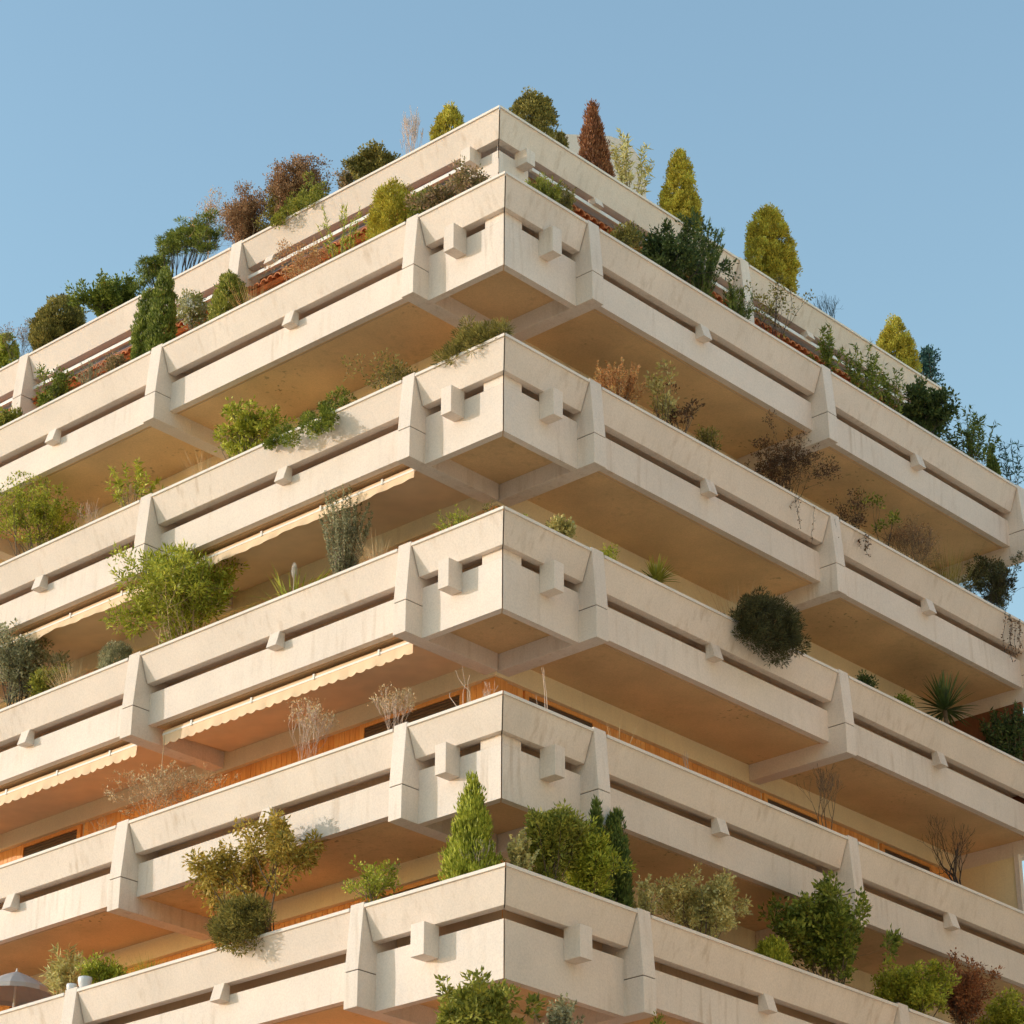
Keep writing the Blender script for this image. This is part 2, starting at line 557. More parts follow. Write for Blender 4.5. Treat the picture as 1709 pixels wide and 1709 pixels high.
# ---- walls of each storey, cladding, shuttered windows
WIN = {'L': [(2.85, 5.0), (12.33, 13.87), (17.2, 19.0)], 'R': [(2.88, 4.44), (9.12, 10.60), (12.65, 14.12)]}
plank_mesh = {}
for lv in (1, 2, 3, 4, 5):
    z, S = LEVELS[lv]                          # storey standing on this balcony floor
    WO = 2.10 if lv > 1 else 3.95              # depth of the wall
    zf, zt = z - 1.0, z + (1.455 if lv > 1 else 1.8)
    for sd in 'LR':
        a_s = WO + 0.03
        a_e = END[sd] - 0.25
        w = mk("facade_wall", *prism(sd, boxp(WO + 0.035, WO + 0.25, zf - z, zt - z), a_s + (0.25 if sd == 'R' else 0.0), a_e, z, 0), M['lintel'], B)
        wins = [x for x in WIN[sd] if x[0] > a_s]
        # solid cladding between windows, plank by plank on the storeys where it shows
        segs, a = [], a_s
        for (w0, w1) in wins:
            segs.append((a, w0 - 0.1))
            a = w1 + 0.1
        segs.append((a, a_e))
        pw = 0.126
        if lv in (4, 5):
            for (s0, s1) in segs:
                n = int((s1 - s0) / pw)
                for i in range(n):
                    a = s0 + pw * (i + 0.5)
                    c = side_pt(sd, a, WO + 0.017, (zf + zt) / 2)
                    if sd not in plank_mesh:
                        hh = (zt - zf) / 2
                        o = mk("plank", *prism(sd, boxp(WO, WO + 0.034, zf - z + 0.002, zt - z - 0.002), a - pw / 2 + 0.004, a + pw / 2 - 0.004, z, 0), M['plank'], w, bevel=0.004)
                        plank_mesh[sd] = o
                        LOC[o] = c
                    else:
                        o = plank_mesh[sd].copy()
                        COL.objects.link(o)
                        o.parent = w
                        o.location = c - LOC[w]
        elif lv == 1:
            for (s0, s1) in segs:
                n = max(1, int((s1 - s0) / pw))
                parts = [prism(sd, boxp(WO, WO + 0.034, zf - z + 0.002, zt - z - 0.002), s0 + pw * i + 0.004, s0 + pw * (i + 1) - 0.004, z, 0) for i in range(n)]
                o = mk("plank_cladding", *merge(parts), M['plank'], w)
                o["kind"] = "stuff"
        for (w0, w1) in wins:
            fr = mk("window_frame", *merge([prism(sd, boxp(WO - 0.02, WO + 0.034, zf - z, zt - z - 0.003), w0 - 0.095, w0, z, 0),
                                            prism(sd, boxp(WO - 0.02, WO + 0.034, zf - z, zt - z - 0.003), w1, w1 + 0.095, z, 0),
                                            prism(sd, boxp(WO - 0.015, WO + 0.034, zt - z - 0.075, zt - z - 0.003), w0, w1, z, 0)]), M['plank'], B)
            parts = []
            zz = zt - 0.08
            while zz > zf + 0.02:
                parts.append(prism(sd, [(WO + 0.005, zz - z), (WO + 0.022, zz - z), (WO + 0.022, zz - z - 0.052), (WO - 0.004, zz - z - 0.052), (WO - 0.004, zz - z - 0.045)], w0, w1, z, 0))
                zz -= 0.055
            mk("roller_shutter", *merge(parts), M['shutter'], fr)
    # corner post of the storey
    mk("corner_post", *slab_poly(WO - 0.05, WO - 0.05, WO + 0.24, WO + 0.24, zf + 0.001, zt - 0.002), M['plank'], B)

# wall under the fifth row and the core of the building, so no light leaks through
mk("core_wall", *slab_poly(4.6, 4.6, END['L'] - 0.6, END['R'] - 0.5, -25.4, 4.0), M['lintel'], B)
for sd in 'LR':
    mk("lower_wall", *prism(sd, boxp(1.40, 1.65, -24.9 + 12, -1.55), 1.65 if sd == 'R' else 1.40, END[sd] - 0.3, -12.0, 0), M['plank'], B)
# end screens on the far ends of two rows
mk("end_screen", *slab_poly(0.72, 14.90, 2.05, 14.96, -10.0, -7.52), M['lintel'], B)
mk("end_screen", *slab_poly(0.62, 14.86, 0.72, 14.97, -10.0, -7.50), M['render'], B)
mk("end_screen", *slab_poly(0.30, 14.90, 2.05, 14.96, -7.0, -4.52), M['brown'], B)
# roof terrace floor
rf = mk("roof_deck", *slab_poly(2.3, 2.3, END['L'] - 0.1, END['R'] - 0.1, 2.02, 2.08), M['gravel'], B)
# penthouse with a rounded shoulder
pts = [(4.5, 3.4), (4.5, 6.1), (6.66, 6.1), (8.05, 6.9), (8.42, 7.02), (8.70, 7.0), (8.93, 6.86), (9.07, 6.6), (9.12, 6.3), (9.12, 2.08), (4.5, 2.08)]
pts = [(5.0, 2.07), (5.0, 5.6), (6.66, 6.18), (8.0, 6.82), (8.42, 6.93), (8.72, 6.90), (8.95, 6.78), (9.08, 6.55), (9.12, 6.3), (9.12, 2.07)]
n = len(pts)
V = [W(u, v, zz) for u in (4.5, 6.2) for (v, zz) in pts]
F = [list(range(n)), list(range(2 * n - 1, n - 1, -1))] + [[i, (i + 1) % n, n + (i + 1) % n, n + i] for i in range(n)]
mk("penthouse", V, F, M['render'], B)


# ---- unseen house added on the shaded side: its sunlit front throws warm light back
NB = empty("unseen_bounce_house", W(-14.5, 8, -Z0))
tag(NB, "unseen cream house added across the street to bounce warm light onto the shaded balconies", "building")
nw = mk("wall", *slab_poly(-28, -1, -14.5, 32, -Z0, 3.0), M['housewall'], NB)
mk("roof", *slab_poly(-28.4, -1.4, -14.0, 32.4, 3.0, 3.35), M['tile'], NB)
for fl in range(8):
    for k in range(9):
        vv = 0.6 + 3.4 * k
        zz = -Z0 + 1.2 + 3.2 * fl
        wd = mk("window", *slab_poly(-14.495, vv, -14.43, vv + 1.1, zz, zz + 1.6), M['frame'], NB)
        mk("shutter", *slab_poly(-14.49, vv - 0.55, -14.42, vv - 0.03, zz, zz + 1.6), M['shutterblue'], wd)
        mk("shutter", *slab_poly(-14.49, vv + 1.13, -14.42, vv + 1.65, zz, zz + 1.6), M['shutterblue'], wd)

# ---- awnings under the soffits of the sunny face
def awning(lv, a0, a1, scallop, drop):
    z, S = LEVELS[lv]
    cas = mk("awning", *prism('L', [(0.50, -1.31), (0.54, -1.27), (0.62, -1.29), (2.0, -1.22), (2.0, -1.235), (0.62, -1.315), (0.56, -1.35), (0.50, -1.345)], a0, a1, z, S), M['awning'], B)
    mk("front_bar", *prism('L', boxp(0.485, 0.53, -1.385, -1.345), a0, a1, z, S), M['bar'], cas, bevel=0.008)
    # hanging valance with a wavy or scalloped hem
    V, F = [], []
    nn = int((a1 - a0) / 0.03)
    per = 0.21
    for i in range(nn + 1):
        a = a0 + (a1 - a0) * i / nn
        ph = (a / per) % 1.0
        if scallop:
            d = drop - 0.055 + 0.055 * math.sqrt(max(0, 1 - (2 * ph - 1) ** 2))
        else:
            d = drop + 0.02 * math.sin(a * 2.1) + 0.012 * math.sin(a * 5.3 + 1)
        wv = 0.012 * math.sin(a * 7) + 0.01 * math.sin(a * 17)
        for off in (0.0, 0.006):
            V.append(side_pt('L', a, 0.495 + off, z - 1.384))
            V.append(side_pt('L', a, 0.497 + off + wv, z - 1.384 - d))
    for i in range(nn):
        k = 4 * i
        F += [[k, k + 4, k + 5, k + 1], [k + 2, k + 3, k + 7, k + 6], [k + 1, k + 5, k + 7, k + 3], [k, k + 2, k + 6, k + 4]]
    mk("valance", V, F, M['awning'], cas, fix=False)
    for k in range(4):
        a = a0 + (a1 - a0) * (k + 0.5) / 4
        mk("bar_clip", *prism('L', boxp(0.475, 0.54, -1.395, -1.30), a - 0.02, a + 0.02, z, S), M['bar'], cas)
    return cas


aw3 = awning(3, 2.35, 8.2, True, 0.19)
awning(3, 8.85, 14.5, True, 0.19)
awning(2, 2.40, 8.1, False, 0.13)
awning(2, 8.85, 14.5, False, 0.13)


# ------------------------------------------------------------------ plant generators (local coordinates, metres, base at 0,0,0)
def unit(v):
    return v / (np.linalg.norm(v, axis=-1, keepdims=True) + 1e-9)


def rdir(n):
    return unit(rng.normal(size=(n, 3)))


class Geo:
    def __init__(self):
        self.v, self.f, self.k = [], [], 0

    def quads(self, V4):
        n = len(V4)
        if n == 0:
            return
        self.v.append(V4.reshape(-1, 3))
        self.f.append(np.arange(n * 4).reshape(n, 4) + self.k)
        self.k += 4 * n

    def leaves(self, P, D, L, Wd, mid=0.45, curl=0.0):
        """one rhombic leaf per point"""
        n = len(P)
        if n == 0:
            return
        L = np.broadcast_to(np.asarray(L, float), (n,))[:, None]
        Wd = np.broadcast_to(np.asarray(Wd, float), (n,))[:, None]
        D = unit(D)
        N = rdir(n)
        sd_ = unit(np.cross(D, N))
        nn = np.cross(sd_, D)
        tip = P + D * L + nn * L * curl
        m = P + D * L * mid + nn * L * 0.08
        self.quads(np.stack([P, m + sd_ * Wd / 2, tip, m - sd_ * Wd / 2], 1))

    def blades(self, P, D, L, Wd, droop=0.5, seg=4):
        """long curved blades"""
        n = len(P)
        D = unit(D)
        L = np.broadcast_to(np.asarray(L, float), (n,))[:, None]
        Wd = np.broadcast_to(np.asarray(Wd, float), (n,))[:, None]
        droop = np.broadcast_to(np.asarray(droop, float), (n,))[:, None]
        side = unit(np.cross(D, np.array([0, 0, 1.0])) + 1e-3 * rdir(n))
        prev = None
        pts = []
        for s in range(seg + 1):
            t = s / seg
            c = P + D * L * t + np.array([0, 0, -1.0]) * L * droop * t * t
            w = Wd / 2 * (0.35 + 1.3 * min(t * 3, 1) * 0.5) * (1 - t ** 2 * 0.97)
            pts.append((c - side * w, c + side * w))
        for s in range(seg):
            self.quads(np.stack([pts[s][0], pts[s][1], pts[s + 1][1], pts[s + 1][0]], 1))

    def tubes(self, segs, sides=4):
        """segs: list of (p0, p1, r0, r1)"""
        if not segs:
            return
        A = np.array([s[0] for s in segs])
        Bp = np.array([s[1] for s in segs])
        r0 = np.array([s[2] for s in segs])[:, None]
        r1 = np.array([s[3] for s in segs])[:, None]
        D = unit(Bp - A)
        ref = np.where(np.abs(D[:, 2:3]) > 0.9, np.array([[1.0, 0, 0]]), np.array([[0, 0, 1.0]]))
        X = unit(np.cross(D, ref))
        Y = np.cross(D, X)
        for j in range(sides):
            t0, t1 = 2 * math.pi * j / sides, 2 * math.pi * (j + 1) / sides
            e0 = X * math.cos(t0) + Y * math.sin(t0)
            e1 = X * math.cos(t1) + Y * math.sin(t1)
            self.quads(np.stack([A + e0 * r0, A + e1 * r0, Bp + e1 * r1, Bp + e0 * r1], 1))

    def build(self, name, mat, parent, loc=(0, 0, 0)):
        if not self.v:
            return None
        V = np.concatenate(self.v)
        F = np.concatenate(self.f)
        me = bpy.data.meshes.new(name)
        me.vertices.add(len(V))
        me.vertices.foreach_set("co", V.astype(np.float32).ravel())
        me.loops.add(F.size)
        me.loops.foreach_set("vertex_index", F.astype(np.int32).ravel())
        me.polygons.add(len(F))
        me.polygons.foreach_set("loop_start", np.arange(0, F.size, 4, dtype=np.int32))
        me.update(calc_edges=True)
        me.materials.append(mat)
        o = bpy.data.objects.new(name, me)
        COL.objects.link(o)
        o.parent = parent
        o.location = loc
        return o


def grow(segs, tips, p, d, length, r, depth, spread=0.6, nb=(2, 3), shrink=0.72, upb=0.15, jitter=0.15, nseg=3):
    """recursive branching"""
    for s in range(nseg):
        d = unit(d + rng.normal(0, jitter, 3) + np.array([0, 0, upb * 0.3]))
        q = p + d * length / nseg
        rr = r * (1 - 0.35 * (s + 1) / nseg)
        segs.append((p, q, r * (1 - 0.35 * s / nseg), rr))
        p = q
    if depth == 0:
        tips.append((p, d))
        return
    k = rng.integers(nb[0], nb[1] + 1)
    for i in range(k):
        nd = unit(d + rng.normal(0, spread, 3) + np.array([0, 0, upb]))
        grow(segs, tips, p, nd, length * shrink * rng.uniform(0.75, 1.2), rr * 0.75, depth - 1, spread, nb, shrink, upb, jitter, nseg)


G1 = [(0.10, 0.115, 0.018), (0.19, 0.19, 0.028), (0.30, 0.28, 0.05)]                 # fresh green
PAL = {
    'gold': [(0.20, 0.16, 0.02), (0.36, 0.29, 0.035), (0.50, 0.41, 0.07)],
    'lime': [(0.14, 0.16, 0.015), (0.27, 0.28, 0.03), (0.40, 0.38, 0.06)],
    'green': [(0.06, 0.085, 0.012), (0.13, 0.155, 0.022), (0.24, 0.25, 0.045)],
    'fresh': G1,
    'dark': [(0.022, 0.04, 0.014), (0.05, 0.075, 0.02), (0.10, 0.12, 0.035)],
    'olive': [(0.085, 0.075, 0.02), (0.17, 0.145, 0.035), (0.28, 0.23, 0.06)],
    'brown': [(0.13, 0.065, 0.03), (0.25, 0.14, 0.07), (0.33, 0.20, 0.10)],
    'darkolive': [(0.04, 0.035, 0.016), (0.065, 0.065, 0.026), (0.09, 0.09, 0.04)],  # dark green-brown leaves
    'red': [(0.12, 0.04, 0.018), (0.22, 0.085, 0.035), (0.28, 0.13, 0.055)],
    'grey': [(0.13, 0.13, 0.07), (0.23, 0.22, 0.12), (0.36, 0.33, 0.21)],
    'pale': [(0.24, 0.21, 0.07), (0.40, 0.34, 0.12), (0.55, 0.47, 0.20)],
    'straw': [(0.33, 0.21, 0.10), (0.50, 0.33, 0.17), (0.66, 0.47, 0.27)],
    'rust': [(0.28, 0.13, 0.05), (0.44, 0.22, 0.09), (0.58, 0.33, 0.15)],
    'umber': [(0.045, 0.025, 0.014), (0.09, 0.05, 0.026), (0.16, 0.09, 0.045)],
    'teal': [(0.015, 0.045, 0.045), (0.03, 0.075, 0.07), (0.06, 0.12, 0.09)],
    'conif': [(0.04, 0.062, 0.015), (0.085, 0.115, 0.022), (0.15, 0.18, 0.04)],
    'amber': [(0.14, 0.14, 0.02), (0.34, 0.24, 0.045), (0.46, 0.30, 0.07)],
    'pink': [(0.12, 0.13, 0.03), (0.24, 0.17, 0.07), (0.36, 0.22, 0.16)],
    'white': [(0.12, 0.14, 0.03), (0.28, 0.26, 0.08), (0.72, 0.66, 0.52)],
}

PROFILE = {
    'tear': lambda t: (math.sin(math.pi * min(1, t ** 0.62)) ** 0.75) if t < 1 else 0,
    'dome': lambda t: math.sqrt(max(0, 1 - (2 * t * 0.85 - 0.70) ** 2)) if t < 1 else 0,
    'ball': lambda t: math.sqrt(max(0, 1 - (2 * t - 1) ** 2)),
    'cone': lambda t: (1 - t) ** 0.98 * min(1, 0.6 + t * 4) * 1.05,
    'column': lambda t: min(1, 0.6 + 2 * t) * (1 - t ** 4) ** 0.8,
    'egg': lambda t: max(0, (1 - (abs(t - 0.34) / (0.66 if t > 0.34 else 0.5)) ** 2.1)) ** 0.62,
}


def conifer(root, h, w, pal, prof='tear', shoulders=0, tuft=None, leaf=(0.055, 0.026), upw=0.7, dens=1.0, base=0.0, twig='bark'):
    """dense clipped evergreen: tufts of small sprays over a shaped body"""
    g_ = Geo()
    f = PROFILE[prof]
    bodies = [(np.zeros(2), h, w / 2)]
    for i in range(shoulders):
        th = rng.uniform(0, 2 * math.pi) if i else 0.4
        bodies.append((np.array([math.cos(th), math.sin(th)]) * w * 0.19, h * rng.uniform(0.60, 0.76), w * 0.31))
    for (c, hh, R) in bodies:
        tr = tuft or min(0.11, max(0.045, R * 0.27))
        area = 2 * math.pi * R * hh * 0.75
        nt2 = int(max(30, area / (tr * tr * 1.15)))
        t = rng.uniform(0, 1, nt2 * 3)
        keep = rng.uniform(0, 1, nt2 * 3) < np.array([f(x) for x in t]) + 0.06
        t = t[keep][:nt2]
        th = rng.uniform(0, 2 * math.pi, len(t))
        lump = 1 + 0.10 * np.sin(3 * th + 5 * t + rng.uniform(0, 6)) + 0.07 * np.sin(7 * th - 9 * t)
        r = np.array([f(x) for x in t]) * max(0.01, R - tr * 0.55) * rng.uniform(0.84, 1.02, len(t)) * lump * np.where(rng.uniform(0, 1, len(t)) < 0.22, 0.5, 1.0)
        C = np.stack([c[0] + r * np.cos(th), c[1] + r * np.sin(th), base + t * (hh - base - tr * 0.3)], 1)
        OUT = unit(np.stack([np.cos(th), np.sin(th), upw * (0.4 + t)], 1))
        per = int(max(12, 70 * dens * (tr / 0.09) ** 2 * (0.05 / leaf[0])))
        n = len(C) * per
        cc = np.repeat(C, per, 0)
        oo = np.repeat(OUT, per, 0)
        ts = np.repeat(rng.uniform(0.6, 1.2, len(C)), per)[:, None]
        d = rdir(n)
        P = cc + d * tr * ts * rng.uniform(0.2, 1, (n, 1)) ** 0.6 * np.array([1, 1, 1.15]) + oo * tr * 0.2
        D = unit(0.7 * d + 0.8 * oo + np.array([0, 0, upw]) + 0.35 * rdir(n))
        g_.leaves(P, D, leaf[0] * rng.uniform(0.6, 1.3, n), leaf[1] * rng.uniform(0.7, 1.2, n))
    s = Geo()
    s.tubes([(np.array([0, 0, -0.05]), np.array([0, 0, h * 0.55]), max(0.012, w * 0.035), max(0.006, w * 0.015))], 6)
    s.build("trunk", M[twig], root)
    g_.build("crown", leafmat(PAL[pal]), root)


def shrub(root, h, w, pal, stems=7, leaf=(0.07, 0.032), dens=1.0, depth=2, open_=0.5, twig='bark', per=None, tip_r=0.10, spread=0.55, upb=0.25, base=0.12, droop=0.0, hang=0.0, out=None, rad=0.009):
    """branching stems whose tips carry loose tufts of leaves"""
    segs, tips = [], []
    for i in range(stems):
        th = rng.uniform(0, 2 * math.pi)
        lean = rng.uniform(0.1, 1.0) * w / 2 / max(h, 0.05)
        d = unit(np.array([math.cos(th) * lean, math.sin(th) * lean, 1.0]))
        p = np.array([rng.uniform(-1, 1) * w * base, rng.uniform(-1, 1) * min(w, 0.3) * base, -0.03])
        grow(segs, tips, p, d, h * rng.uniform(0.35, 0.55), rad * rng.uniform(0.7, 1.3), depth, spread, (2, 3), 0.62, upb, 0.12, 3)
    T = np.array([t[0] for t in tips])
    TD = np.array([t[1] for t in tips])
    # fit the spread of tips to the wanted size
    sx = (w / 2 * 1.0) / (np.percentile(np.abs(T[:, :2]), 95) + 1e-6)
    sz = (h * 0.94) / (np.percentile(T[:, 2], 98) + 1e-6)
    sc_ = np.array([sx, sx, sz])
    segs = [(a * sc_, b * sc_, r0, r1) for a, b, r0, r1 in segs]
    T = T * sc_
    # leaves at tips and along the last branches
    pts, dirs = [T], [TD]
    n_in = int(len(T) * 1.8 * (1 - open_))
    if n_in > 0:
        idx = rng.integers(0, len(segs), n_in)
        pts.append(np.array([segs[i][0] + (segs[i][1] - segs[i][0]) * rng.uniform() for i in idx]))
        dirs.append(unit(np.array([segs[i][1] - segs[i][0] for i in idx])))
        m_ = pts[-1][:, 2] > h * 0.22
        pts[-1], dirs[-1] = pts[-1][m_], dirs[-1][m_]
    C = np.concatenate(pts)
    D0 = np.concatenate(dirs)
    per = int((per or 16 * dens) * 1.35)
    leaf = (leaf[0] * 1.1, leaf[1] * 1.2)
    n = len(C) * per
    cc = np.repeat(C, per, 0)
    dd = np.repeat(D0, per, 0)
    d = rdir(n)
    P = cc + d * tip_r * rng.uniform(0.1, 1, (n, 1)) - dd * tip_r * rng.uniform(0, 1.2, (n, 1))
    D = unit(d + 0.5 * dd + np.array([0, 0, 0.25 - droop]) + 0.3 * rdir(n))
    g_ = Geo()
    g_.leaves(P, D, leaf[0] * rng.uniform(0.6, 1.25, n), leaf[1] * rng.uniform(0.7, 1.2, n), curl=-0.1)
    s = Geo()
    s.tubes(segs, 4)
    s.build("branches", M[twig], root)
    g_.build("crown", leafmat(PAL[pal]), root)


def stems_plant(root, h, w, pal, n=14, leaf=(0.13, 0.022), per=34, twig='bark', start=0.35, bend=0.5, open_=0.9, upl=0.5, both=False):
    """upright canes set with narrow leaves (oleander, bamboo, rosemary)"""
    per = int(per * 1.6)
    leaf = (leaf[0] * 1.1, leaf[1] * 1.25)
    n = int(n * 1.25)
    segs = []
    P, D = [], []
    for i in range(n):
        th = rng.uniform(0, 2 * math.pi)
        rr = rng.uniform(0, 1) ** 0.6
        H = h * rng.uniform(0.62, 1.0) * (1 - 0.25 * rr)
        tipx = np.array([math.cos(th) * w / 2 * rr, math.sin(th) * w / 2 * rr * 0.9, H])
        b0 = np.array([math.cos(th) * w * 0.10 * rr, math.sin(th) * 0.06, -0.03])
        prev = b0
        pts = []
        for s in range(1, 7):
            t = s / 6
            q = b0 + (tipx - b0) * np.array([t ** (1 + bend), t ** (1 + bend), t]) + rng.normal(0, 0.012, 3)
            segs.append((prev, q, 0.008 * (1.15 - t), 0.008 * (1.0 - t * 0.85)))
            prev = q
            pts.append(q)
        pts = np.array([b0] + pts)
        ts = start + (1 - start) * rng.uniform(0, 1, per) ** 0.8
        ii = np.minimum((ts * 6).astype(int), 5)
        fr_ = (ts * 6 - ii)[:, None]
        pp = pts[ii] * (1 - fr_) + pts[ii + 1] * fr_
        ax = unit(pts[ii + 1] - pts[ii])
        P.append(pp)
        D.append(unit(rdir(per) * open_ + ax * upl))
    P = np.concatenate(P)
    D = np.concatenate(D)
    g_ = Geo()
    g_.leaves(P, D, leaf[0] * rng.uniform(0.55, 1.2, len(P)), leaf[1] * rng.uniform(0.8, 1.2, len(P)), mid=0.4, curl=-0.15)
    s = Geo()
    s.tubes(segs, 4)
    s.build("stems", M[twig], root)
    g_.build("foliage", leafmat(PAL[pal]), root)


def grass(root, h, w, pal, n=260, wid=0.007, droop=0.35, spread=0.6):
    g_ = Geo()
    th = rng.uniform(0, 2 * math.pi, n)
    r = rng.uniform(0, 1, n) ** 0.7
    P = np.stack([np.cos(th) * r * w * 0.22, np.sin(th) * r * min(0.09, w * 0.2), np.full(n, -0.02)], 1)
    D = np.stack([np.cos(th) * r * spread + rng.normal(0, 0.12, n), np.sin(th) * r * spread * 0.8 + rng.normal(0, 0.1, n), np.ones(n)], 1)
    g_.blades(P, D, h * rng.uniform(0.6, 1.2, n), wid * rng.uniform(0.7, 1.3, n), droop * rng.uniform(0.2, 1.2, n))
    g_.build("blades", leafmat(PAL[pal], 0.15), root)


def twigs(root, h, w, mat, stems=7, depth=3, rad=0.008, spread=0.5, upb=0.2, nb=(2, 3), shrink=0.66, buds=0, pal='straw', jitter=0.16, base=0.1):
    segs, tips = [], []
    for i in range(stems):
        th = rng.uniform(0, 2 * math.pi)
        lean = rng.uniform(0.1, 1.0) * w / 2 / max(h, 0.05)
        d = unit(np.array([math.cos(th) * lean, math.sin(th) * lean, 1.0]))
        p = np.array([rng.uniform(-1, 1) * w * base, rng.uniform(-1, 1) * 0.05, -0.03])
        grow(segs, tips, p, d, h * 0.4, rad, depth, spread, nb, shrink, upb, jitter, 3)
    T = np.array([t[0] for t in tips])
    sx = (w / 2) / (np.percentile(np.abs(T[:, :2]), 97) + 1e-6)
    sz = h / (np.percentile(T[:, 2], 99) + 1e-6)
    sc_ = np.array([sx, sx, sz])
    segs = [(a * sc_, b * sc_, max(r0, 0.0022), max(r1, 0.0018)) for a, b, r0, r1 in segs]
    s = Geo()
    s.tubes(segs, 4)
    s.build("branches", M[mat], root)
    if buds:
        TT = T * sc_
        TD = np.array([t[1] for t in tips])
        n = len(TT) * buds
        g_ = Geo()
        g_.leaves(np.repeat(TT, buds, 0) + rng.normal(0, 0.03, (n, 3)), np.repeat(TD, buds, 0) + 0.8 * rdir(n), 0.045 * rng.uniform(0.6, 1.3, n), 0.018)
        g_.build("dry_leaves", leafmat(PAL[pal], 0.1), root)


def yucca(root, h, w, pal, n=46, wid=0.045, stalk=0.0):
    t = Geo()
    t.tubes([(np.array([0, 0, -0.05]), np.array([0, 0, h * 0.5]), 0.05, 0.04)], 8)
    t.build("trunk", M['bark'], root)
    mats = leafmat(PAL[pal], 0.1)
    for i in range(n):
        th = i * 2.39996 + rng.uniform(-0.2, 0.2)
        el = math.radians(rng.uniform(-12, 82))
        g_ = Geo()
        D = np.array([[math.cos(th) * math.cos(el), math.sin(th) * math.cos(el), math.sin(el)]])
        Ln = (w / 2) * rng.uniform(0.85, 1.1) if el < 0.9 else h * 0.56 * rng.uniform(0.85, 1.05)
        g_.blades(np.array([[0, 0, h * 0.48]]) + D * 0.02, D, Ln, wid, 0.10 if el > 0.5 else 0.2, 4)
        g_.build("leaf", mats, root)
    if stalk:
        s = Geo()
        pts = [np.array([0, 0, h * 0.4]), np.array([0.01, 0, h * 0.4 + stalk * 0.5]), np.array([0.0, 0.01, h * 0.4 + stalk])]
        sg = [(pts[0], pts[1], 0.012, 0.009), (pts[1], pts[2], 0.009, 0.004)]
        for k in range(7):
            q = pts[1] + (pts[2] - pts[1]) * k / 7
            dd = unit(np.array([rng.normal(), rng.normal(), 0.5]))
            sg.append((q, q + dd * 0.09, 0.004, 0.002))
        s.tubes(sg, 5)
        s.build("flower_stalk", M['stalk'], root)


def outward(side):
    """unit vector, outward from the facade, in world axes"""
    v = (W(0, -1, 0) - W(0, 0, 0)) if side == 'L' else (W(-1, 0, 0) - W(0, 0, 0))
    return v


def along(side):
    return (W(1, 0, 0) - W(0, 0, 0)) if side == 'L' else (W(0, 1, 0) - W(0, 0, 0))


def spill(root, side, h, w, drop, pal, leaf=(0.05, 0.028), clumps=26, cr=0.11, per=120, twig='bark', outd=0.30, shape='band'):
    """evergreen mat that rises above the planter and spills over its front"""
    ov, al = outward(side), along(side)
    g_ = Geo()
    segs = []
    for i in range(clumps):
        s = rng.uniform(-1, 1)
        q = rng.uniform(0, 1)
        if shape == 'band':
            zc = h * (1 - q) * (1 - 0.5 * s * s) * rng.uniform(0.5, 1) - (drop - cr) * q ** 1.2 * rng.uniform(0.5, 1)
            oc = 0.16 + (0.36 + outd * 0.5) * q
            ac = s * (w / 2 - cr)
        else:                                             # one hanging ball
            d = rdir(1)[0] * rng.uniform(0.55, 1.0)
            R = np.array([w / 2 - cr * 0.6, outd, (h + drop) / 2 - cr * 0.6])
            ac, oc, zc = d[0] * R[0], 0.42 + outd * 0.75 + d[1] * R[1], (h - drop) / 2 + d[2] * R[2]
        c = al * ac + ov * oc + np.array([0, 0, zc])
        segs.append((al * ac * 0.25 + np.array([0, 0, -0.03]), al * ac * 0.8 + ov * oc * 0.6 + np.array([0, 0, max(zc, 0.10) + 0.04]), 0.012, 0.007))
        segs.append((segs[-1][1], c, 0.007, 0.003))
        rr = cr * rng.uniform(0.7, 1.25)
        d = rdir(per)
        P = c + d * rr * rng.uniform(0.25, 1, (per, 1)) ** 0.6
        P = np.where((P @ ov)[:, None] < 0.44, np.stack([P[:, 0], P[:, 1], np.maximum(P[:, 2], 0.0)], 1), P)
        D = unit(d + 0.5 * ov * (q > 0.5) + np.array([0, 0, 0.3]) + 0.3 * rdir(per))
        g_.leaves(P, D, leaf[0] * rng.uniform(0.6, 1.3, per), leaf[1] * rng.uniform(0.7, 1.2, per))
    s_ = Geo()
    s_.tubes(segs, 4)
    s_.build("branches", M[twig], root)
    g_.build("foliage", leafmat(PAL[pal]), root)


def strands(root, side, w, drops, pal, leaf=(0.035, 0.02), per=22, mat='darkbark', outd=0.5):
    """trailing shoots hanging in front of the parapet"""
    ov, al = outward(side), along(side)
    segs = []
    g_ = Geo()
    for dr in drops:
        a = rng.uniform(-w / 2, w / 2)
        top = np.array([0, 0, 0.16])
        pts = [al * a * 0.6, al * a * 0.9 + ov * 0.30 + top]
        n = 7
        x = 0.0
        for k in range(n + 1):
            x += rng.normal(0, 0.03)
            pts.append(al * (a + x) + ov * (outd - 0.02 + 0.02 * math.sin(k)) + np.array([0, 0, 0.10 - dr * k / n]))
        for i in range(len(pts) - 1):
            segs.append((pts[i], pts[i + 1], 0.004, 0.0035))
        pp = np.array(pts[2:])
        idx = rng.integers(0, len(pp) - 1, per)
        t = rng.uniform(0, 1, (per, 1))
        P = pp[idx] * (1 - t) + pp[idx + 1] * t + rng.normal(0, 0.012, (per, 3))
        g_.leaves(P, rdir(per) + np.array([0, 0, -0.4]), leaf[0] * rng.uniform(0.6, 1.3, per), leaf[1])
    s = Geo()
    s.tubes(segs, 3)
    s.build("trailing_shoots", M[mat], root)
    g_.build("trailing_leaves", leafmat(PAL[pal]), root)


